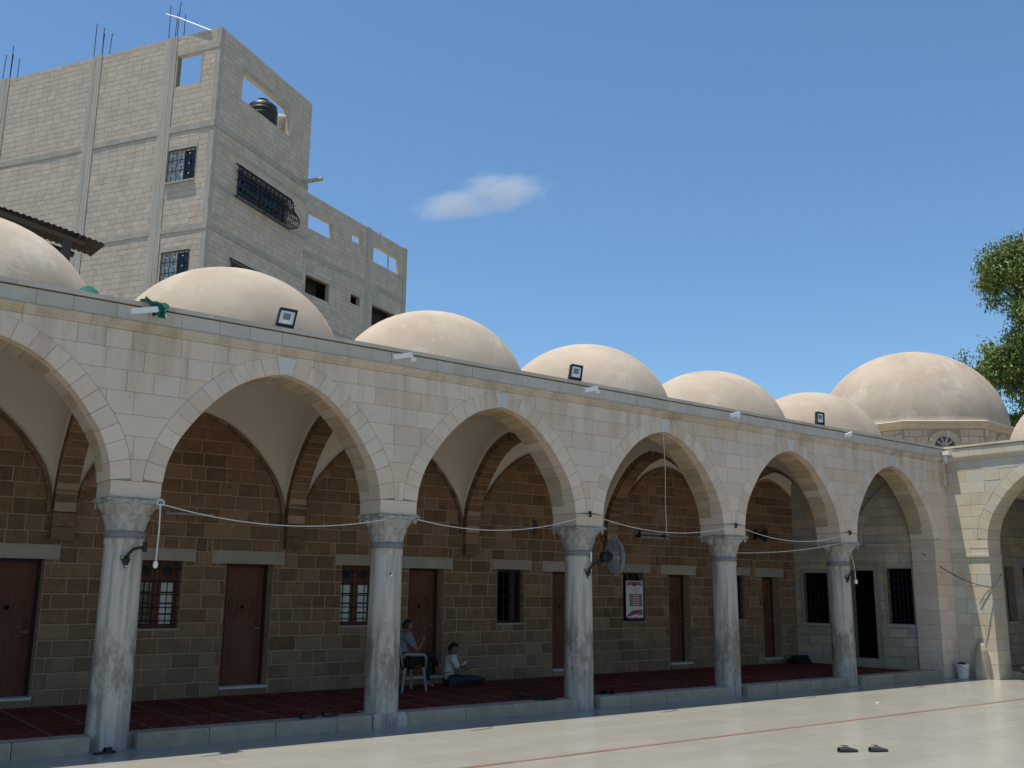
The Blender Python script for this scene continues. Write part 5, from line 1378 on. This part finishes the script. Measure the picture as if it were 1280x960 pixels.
# shoes ---------------------------------------------------------------------------
def shoe(loc, rz, mat, label, kind='shoe', group=None, L=.27):
    """local metres; toe towards +x"""
    o = tag(empty('shoe' if kind == 'shoe' else 'sandal', loc, rz), label, 'shoe' if kind == 'shoe' else 'sandal', group)
    hw = lambda t: .030+.018*sin(min(1, t*1.25)*pi*.62)-(.022*max(0, (t-.82)/.18)**2)
    rows_ = []
    n = 14
    for z in (0, .018):
        rows_.append([((t-.5)*L, s*hw(t), z) for s, ts in ((1, range(n+1)), (-1, range(n, -1, -1))) for t in [k/n for k in ts]])
    m = len(rows_[0]); sole = MB().add(rows_[0]+rows_[1], [tuple(range(m-1, -1, -1)), tuple(range(m, 2*m))]+[(i, (i+1) % m, (i+1) % m+m, i+m) for i in range(m)])
    sole.build('sole', 'black_plastic', o, s=1.0)
    if kind == 'shoe':
        rows_ = []
        for k in range(n+1):
            t = k/n; top = .075-.01*t if t < .42 else .075-.045*((t-.42)/.58)**.8
            if t < .05: top = .06
            row = []
            for j in range(11):
                a = pi*j/10; y = cos(a)*hw(t)*1.02; z = .016+(top-.016)*sin(a)**.6
                if .06 < t < .40: z = min(z, .016+(top-.016)*(1.0 if abs(y) > hw(t)*.62 else .35))
                row.append(((t-.5)*L*.985, y, z))
            rows_.append(row)
        MB().grid(rows_).build('upper', mat, o, s=1.0, smooth=True)
        MB().tube([(-.085, -.028, .078), (-.03, -.034, .076), (.0, .0, .072), (-.03, .034, .076), (-.085, .028, .078)], .004, 5).build('collar', mat, o, s=1.0)
    else:
        rows_ = []
        for k in range(7):
            t = .50+.30*k/6; rows_.append([((t-.5)*L, cos(pi*j/10)*hw(t)*1.05, .016+.052*sin(pi*j/10)) for j in range(11)])
        MB().grid(rows_).grid([[(x, y*.95, z-.004) for x, y, z in rw_] for rw_ in rows_], True).build('strap', mat, o, s=1.0, smooth=True)
    return o
shoe((6.58, -4.72, .002), radians(-25), 'shoe_grey', 'charcoal shoe on the sunny paving, left one of the pair')
shoe((6.89, -4.90, .002), radians(-20), 'shoe_grey', 'charcoal shoe on the sunny paving, right one of the pair')
shoe((2.34, -.06, .164), radians(15), 'shoe_brown', 'dark shoe on the kerb left of the seated men, left one')
shoe((2.66, -.03, .164), radians(10), 'shoe_brown', 'dark shoe on the kerb left of the seated men, right one')
shoe((5.82, .30, .160), radians(200), 'shoe', 'black strapped shoe on the carpet edge before the seated men, left one')
s_ = shoe((6.10, .42, .165), radians(160), 'shoe', 'black strapped shoe tipped up on the carpet edge, behind the dark cap')
s_.rotation_euler = (.3, -.15, radians(160))
lump('dark_cap', 'flat dark cloth cap on the kerb beside the black shoes', 'cap', (6.16, .02, .160), (.17, .11, .06), 'black_cloth', 6, .1, .2)
shoe((7.40, .10, .162), radians(60), 'shoe', 'black shoe on the kerb right behind the fan column, left one')
shoe((7.56, .06, .162), radians(35), 'shoe', 'black shoe on the kerb right behind the fan column, right one')
shoe((-.10, -.33, .002), radians(10), 'shoe', 'black slipper at the foot of the leftmost column', 'sandal')

# ================================================================== PEOPLE AND CHAIR
def skinned(name, joints, edges, mat, parent, sub=2, smooth=True):
    """joints {key:(x,y,z,r)} metres, root first"""
    keys = list(joints); me = bpy.data.meshes.new(name)
    me.from_pydata([joints[k][:3] for k in keys], [(keys.index(a), keys.index(b)) for a, b in edges], [])
    o = bpy.data.objects.new(name, me); col.objects.link(o); o.parent = parent
    md = o.modifiers.new('skin', 'SKIN'); md.use_smooth_shade = True
    lay = me.skin_vertices[0] if me.skin_vertices else None
    if lay is None:
        import bmesh
        bm = bmesh.new(); bm.from_mesh(me); bm.verts.layers.skin.verify(); bm.to_mesh(me); bm.free(); lay = me.skin_vertices[0]
    for i, k in enumerate(keys):
        rr_ = joints[k][3]; lay.data[i].radius = rr_ if isinstance(rr_, tuple) else (rr_, rr_); lay.data[i].use_root = (i == 0)
    sb = o.modifiers.new('sub', 'SUBSURF'); sb.levels = sub; sb.render_levels = sub
    me.materials.append(MAT[mat]); return o
def head(parent, c, yaw, pitch, hairmat='hair', beard=False):
    """face, ears, hair; c centre, local frame: face towards +x before yaw"""
    Rm = Matrix.Translation(Vector(c)) @ Matrix.Rotation(yaw, 4, 'Z') @ Matrix.Rotation(pitch, 4, 'Y')
    rows_ = []; n = 20
    for i in range(17):
        a = -pi/2+pi*i/16; row = []
        for j in range(n+1):
            b = 2*pi*j/n; x, y, z = cos(a)*cos(b)*.098, cos(a)*sin(b)*.075, sin(a)*.118
            if z < -.02: x *= 1+.5*z*1.2; y *= 1+2.2*(z+.02)
            if x > .06 and abs(y) < .02 and -.035 < z < .02: x += .022*(1-abs(y)/.02)*(1-abs(z+.012)/.04)
            if x > .05 and abs(abs(y)-.03) < .016 and .0 < z < .03: x -= .010
            row.append(Rm @ Vector((x, y, z)))
        rows_.append(row)
    hd_ = MB().grid([[tuple(p_) for p_ in rw_] for rw_ in rows_]).build('head', 'skin', parent, s=1.0, smooth=True)
    rows_ = []
    for i in range(13):
        a = -.45+(pi/2+.45)*i/12; row = []
        for j in range(n+1):
            b = 2*pi*j/n; q = 1.07+.02*sin(7*b+3*a); x, y, z = cos(a)*cos(b)*.098*q, cos(a)*sin(b)*.075*q, sin(a)*.118*q
            if x > .02 and z < .055: x, y = x*.8-.02, y*.93; z = max(z, .045)
            row.append(Rm @ Vector((x, y, z)))
        rows_.append(row)
    MB().grid([[tuple(p_) for p_ in rw_] for rw_ in rows_]).build('hair', hairmat, hd_, s=1.0, smooth=True)
    for s in (-1, 1):
        MB().tube([tuple(Rm @ Vector((.0+.018*cos(t), s*.077, -.005+.028*sin(t)))) for t in [2*pi*k/8 for k in range(8)]], .008, 5, True).build('ear', 'skin', hd_, s=1.0)
        e = MB(); e.lathe([(.002, -.009), (.009, 0), (.002, .009)], 8, (0, 0, 0), False); e.v = [tuple(Rm @ Vector((.084+v[0]*.5, s*.03+v[1], .014+v[2]))) for v in e.v]; e.build('eye', 'black_plastic', hd_, s=1.0)
    MB().tube([tuple(Rm @ Vector((.083, q, -.052+.004*abs(q/.022)))) for q in (-.022, -.01, 0, .01, .022)], .005, 5).build('mouth', 'shoe_brown', hd_, s=1.0)
    MB().tube([tuple(Rm @ Vector((.085, q, .034))) for q in (-.045, -.03, -.015)], .005, 4).build('eyebrow', 'hair', hd_, s=1.0); MB().tube([tuple(Rm @ Vector((.085, q, .034))) for q in (.045, .03, .015)], .005, 4).build('eyebrow', 'hair', hd_, s=1.0)
    return hd_
def hand(parent, wrist, palm_dir, up, curl, side):
    """palm + five fingers, metres"""
    w_, d_, u_ = Vector(wrist), Vector(palm_dir).normalized(), Vector(up).normalized(); u_ = (u_-d_*u_.dot(d_)).normalized(); s_ = d_.cross(u_)
    m = MB()
    m.tube([tuple(w_-d_*.02), tuple(w_+d_*.03), tuple(w_+d_*.07), tuple(w_+d_*.088)], [.026, .034, .038, .030], 10)
    for k, (off, ln) in enumerate(((-.027, .062), (-.009, .074), (.009, .07), (.026, .056))):
        b = w_+d_*.075+s_*off; P = [b]; ang = 0
        for seg in (.42, .33, .25): ang += curl*.6; P.append(P[-1]+(d_*cos(ang)-u_*sin(ang))*ln*seg)
        m.tube([tuple(p_) for p_ in P], [.0095, .009, .008, .006], 6)
    b = w_+d_*.02+s_*(-.03*side); m.tube([tuple(b), tuple(b+d_*.03-s_*.022*side-u_*.012), tuple(b+d_*.058-s_*.022*side-u_*.03)], [.012, .011, .008], 6)
    return m.build('hand', 'skin', parent, s=1.0, smooth=True)

# man on the floor: legs stretched to the right, reading
pa = tag(empty('person', (6.06, 2.36, .160), radians(-14)), 'person in white shirt and dark jeans sitting on the carpet with a book', 'person')
J = {'pelvis': (0, 0, .11, .115), 'waist': (-.03, 0, .24, .115), 'chest': (-.025, 0, .42, (.14, .115)), 'neckb': (.0, 0, .545, .06), 'neck': (.02, 0, .60, .048),
     'shL': (.0, .16, .51, .055), 'elL': (.13, .25, .30, .042), 'wrL': (.29, .09, .33, .030), 'shR': (.0, -.16, .51, .055), 'elR': (.12, -.25, .29, .042), 'wrR': (.28, -.09, .33, .030),
     'hpL': (.04, .09, .10, .085), 'knL': (.42, .12, .13, .06), 'anL': (.78, .06, .055, .040), 'toL': (.80, .07, .15, .028), 'hpR': (.04, -.09, .10, .085), 'knR': (.40, -.16, .15, .06), 'anR': (.76, -.02, .09, .040), 'toR': (.79, -.04, .19, .028)}
E1 = [('pelvis', 'waist'), ('waist', 'chest'), ('chest', 'neckb'), ('neckb', 'neck'), ('neckb', 'shL'), ('shL', 'elL'), ('elL', 'wrL'), ('neckb', 'shR'), ('shR', 'elR'), ('elR', 'wrR'),
      ('pelvis', 'hpL'), ('hpL', 'knL'), ('knL', 'anL'), ('anL', 'toL'), ('pelvis', 'hpR'), ('hpR', 'knR'), ('knR', 'anR'), ('anR', 'toR')]
def figure(parent, J, shirt, trousers):
    body = skinned('body', {k: (*v[:3], tuple(q*.93 for q in v[3]) if isinstance(v[3], tuple) else v[3]*.93) for k, v in J.items()}, E1, 'skin', parent)
    up = ['waist', 'chest', 'neckb', 'shL', 'shR']; g_ = lambda k, m=1.12: (*J[k][:3], tuple(q*m for q in J[k][3]) if isinstance(J[k][3], tuple) else J[k][3]*m)
    js = {'chest': g_('chest'), 'waist': g_('waist'), 'pelvis': (*J['pelvis'][:3], J['pelvis'][3]*1.06), 'neckb': g_('neckb', 1.3), 'shL': g_('shL', 1.5), 'shR': g_('shR', 1.5)}
    for s in 'LR':
        a, b = Vector(J['sh'+s][:3]), Vector(J['el'+s][:3]); q = a.lerp(b, .8); js['sl'+s] = (*q, .066)
    skinned('shirt', js, [('chest', 'waist'), ('waist', 'pelvis'), ('chest', 'neckb'), ('neckb', 'shL'), ('neckb', 'shR'), ('shL', 'slL'), ('shR', 'slR')], shirt, body)
    jt = {'pelvis': (*J['pelvis'][:3], J['pelvis'][3]*1.10)}
    for s in 'LR':
        jt['hp'+s] = g_('hp'+s, 1.14); jt['kn'+s] = g_('kn'+s, 1.2); a, b = Vector(J['kn'+s][:3]), Vector(J['an'+s][:3]); q = a.lerp(b, .93); jt['an'+s] = (*q, .058)
    skinned('trousers', jt, [('pelvis', 'hpL'), ('hpL', 'knL'), ('knL', 'anL'), ('pelvis', 'hpR'), ('hpR', 'knR'), ('knR', 'anR')], trousers, body)
    return body
bA = figure(pa, J, 'shirt_white', 'jeans')
head(bA, (.065, -.005, .695), -.5, .42)
hand(bA, J['wrL'][:3], (.5, -.75, .15), (0, 0, 1), .9, 1); hand(bA, J['wrR'][:3], (.55, .65, .15), (0, 0, 1), .9, -1)
bo = tag(empty('book', (6.06+.335/U*cos(-.24), 2.36+.335/U*sin(-.24), .160+.385/U), radians(-14)), 'small black book held open by the man on the floor', 'book')
for s, a in ((-1, .35), (1, -.35)):
    q = MB().box(-.07, .07, 0 if s > 0 else -.10, .10 if s > 0 else 0, 0, .010); q.build('cover', 'shoe', bo, s=1.0).rotation_euler = (-a, -.7, 0)
    q = MB().box(-.065, .065, .004 if s > 0 else -.094, .094 if s > 0 else -.004, .0105, .018); q.build('pages', 'paper', bo, s=1.0).rotation_euler = (-a, -.7, 0)

# white plastic armchair and the man on it
ch = tag(empty('plastic_chair', (5.10, 2.12, .160), radians(0)), 'white plastic armchair behind the second column', 'chair')
seat_rows = [[(-.20+.42*i/8, (-.22+.44*j/8)*(1+.06*i/8), .425-.018*sin(pi*j/8)+.012*(i/8)-.0) for j in range(9)] for i in range(9)]
MB().grid(seat_rows).grid([[(x, y, z-.02) for x, y, z in rw_] for rw_ in seat_rows], True).build('seat', 'chair', ch, s=1.0, smooth=True)
for s in (-1, 1):
    for x0, x1 in ((.20, .25), (-.19, -.27)):
        MB().tube([(x0, s*.22, .42), ((x0+x1)/2, s*.24, .22), (x1, s*.26, 0)], [.032, .028, .024], 6).build('leg', 'chair', ch, s=1.0)
    MB().tube([(.24, s*.245, .40), (.22, s*.27, .60), (.17, s*.28, .645), (-.05, s*.285, .655), (-.20, s*.265, .66), (-.26, s*.22, .62)], [.022, .025, .03, .032, .03, .02], 6).build('armrest', 'chair', ch, s=1.0, smooth=True)
for j in range(5): MB().box(-.235, -.215, -.19+.08*j, -.135+.08*j, .42, .80).build('back_slat', 'chair', ch, s=1.0).rotation_euler = (0, -.14, 0)
MB().tube([(-.25, -.23, .44), (-.31, -.23, .78), (-.325, -.12, .84), (-.33, 0, .855), (-.325, .12, .84), (-.31, .23, .78), (-.25, .23, .44)], .022, 6).build('back_frame', 'chair', ch, s=1.0, smooth=True)
pb = tag(empty('person', (5.10, 2.12, .160), radians(-4)), 'person in a pale blue shirt and black trousers on the white chair, hands raised', 'person')
J = {'pelvis': (-.08, 0, .53, .125), 'waist': (-.12, 0, .66, .13), 'chest': (-.13, 0, .86, (.155, .125)), 'neckb': (-.09, 0, 1.0, .06), 'neck': (-.07, 0, 1.06, .05),
     'shL': (-.11, .19, .965, .06), 'elL': (.03, .25, .72, .045), 'wrL': (.22, .12, .84, .032), 'shR': (-.11, -.19, .965, .06), 'elR': (.05, -.25, .72, .045), 'wrR': (.24, -.10, .86, .032),
     'hpL': (-.02, .10, .51, .095), 'knL': (.44, .14, .53, .07), 'anL': (.50, .13, .09, .045), 'toL': (.64, .14, .04, .032), 'hpR': (-.02, -.10, .52, .095), 'knR': (.42, -.06, .64, .07), 'anR': (.70, .10, .42, .045), 'toR': (.80, .10, .33, .032)}
bB = figure(pb, J, 'shirt_blue', 'black_cloth')
head(bB, (-.03, 0, 1.155), -.05, .12)
hand(bB, J['wrL'][:3], (.35, -.3, .85), (-.5, 0, .5), .4, 1); hand(bB, J['wrR'][:3], (.35, .3, .85), (-.5, 0, .5), .4, -1)

o = tag(empty('sticker', (3.345, -.219, 1.90)), 'small white and black sticker on the second column from the left', 'sticker')
MB().box(-.03, .03, -.004, .01, -.03, .03).build('paper', 'paper', o); MB().prism([(-.022, -.022), (.022, .022), (-.022, .022)], 0, .006, lambda a, d, z: (a, -d, z)).build('print', 'black_print', o)
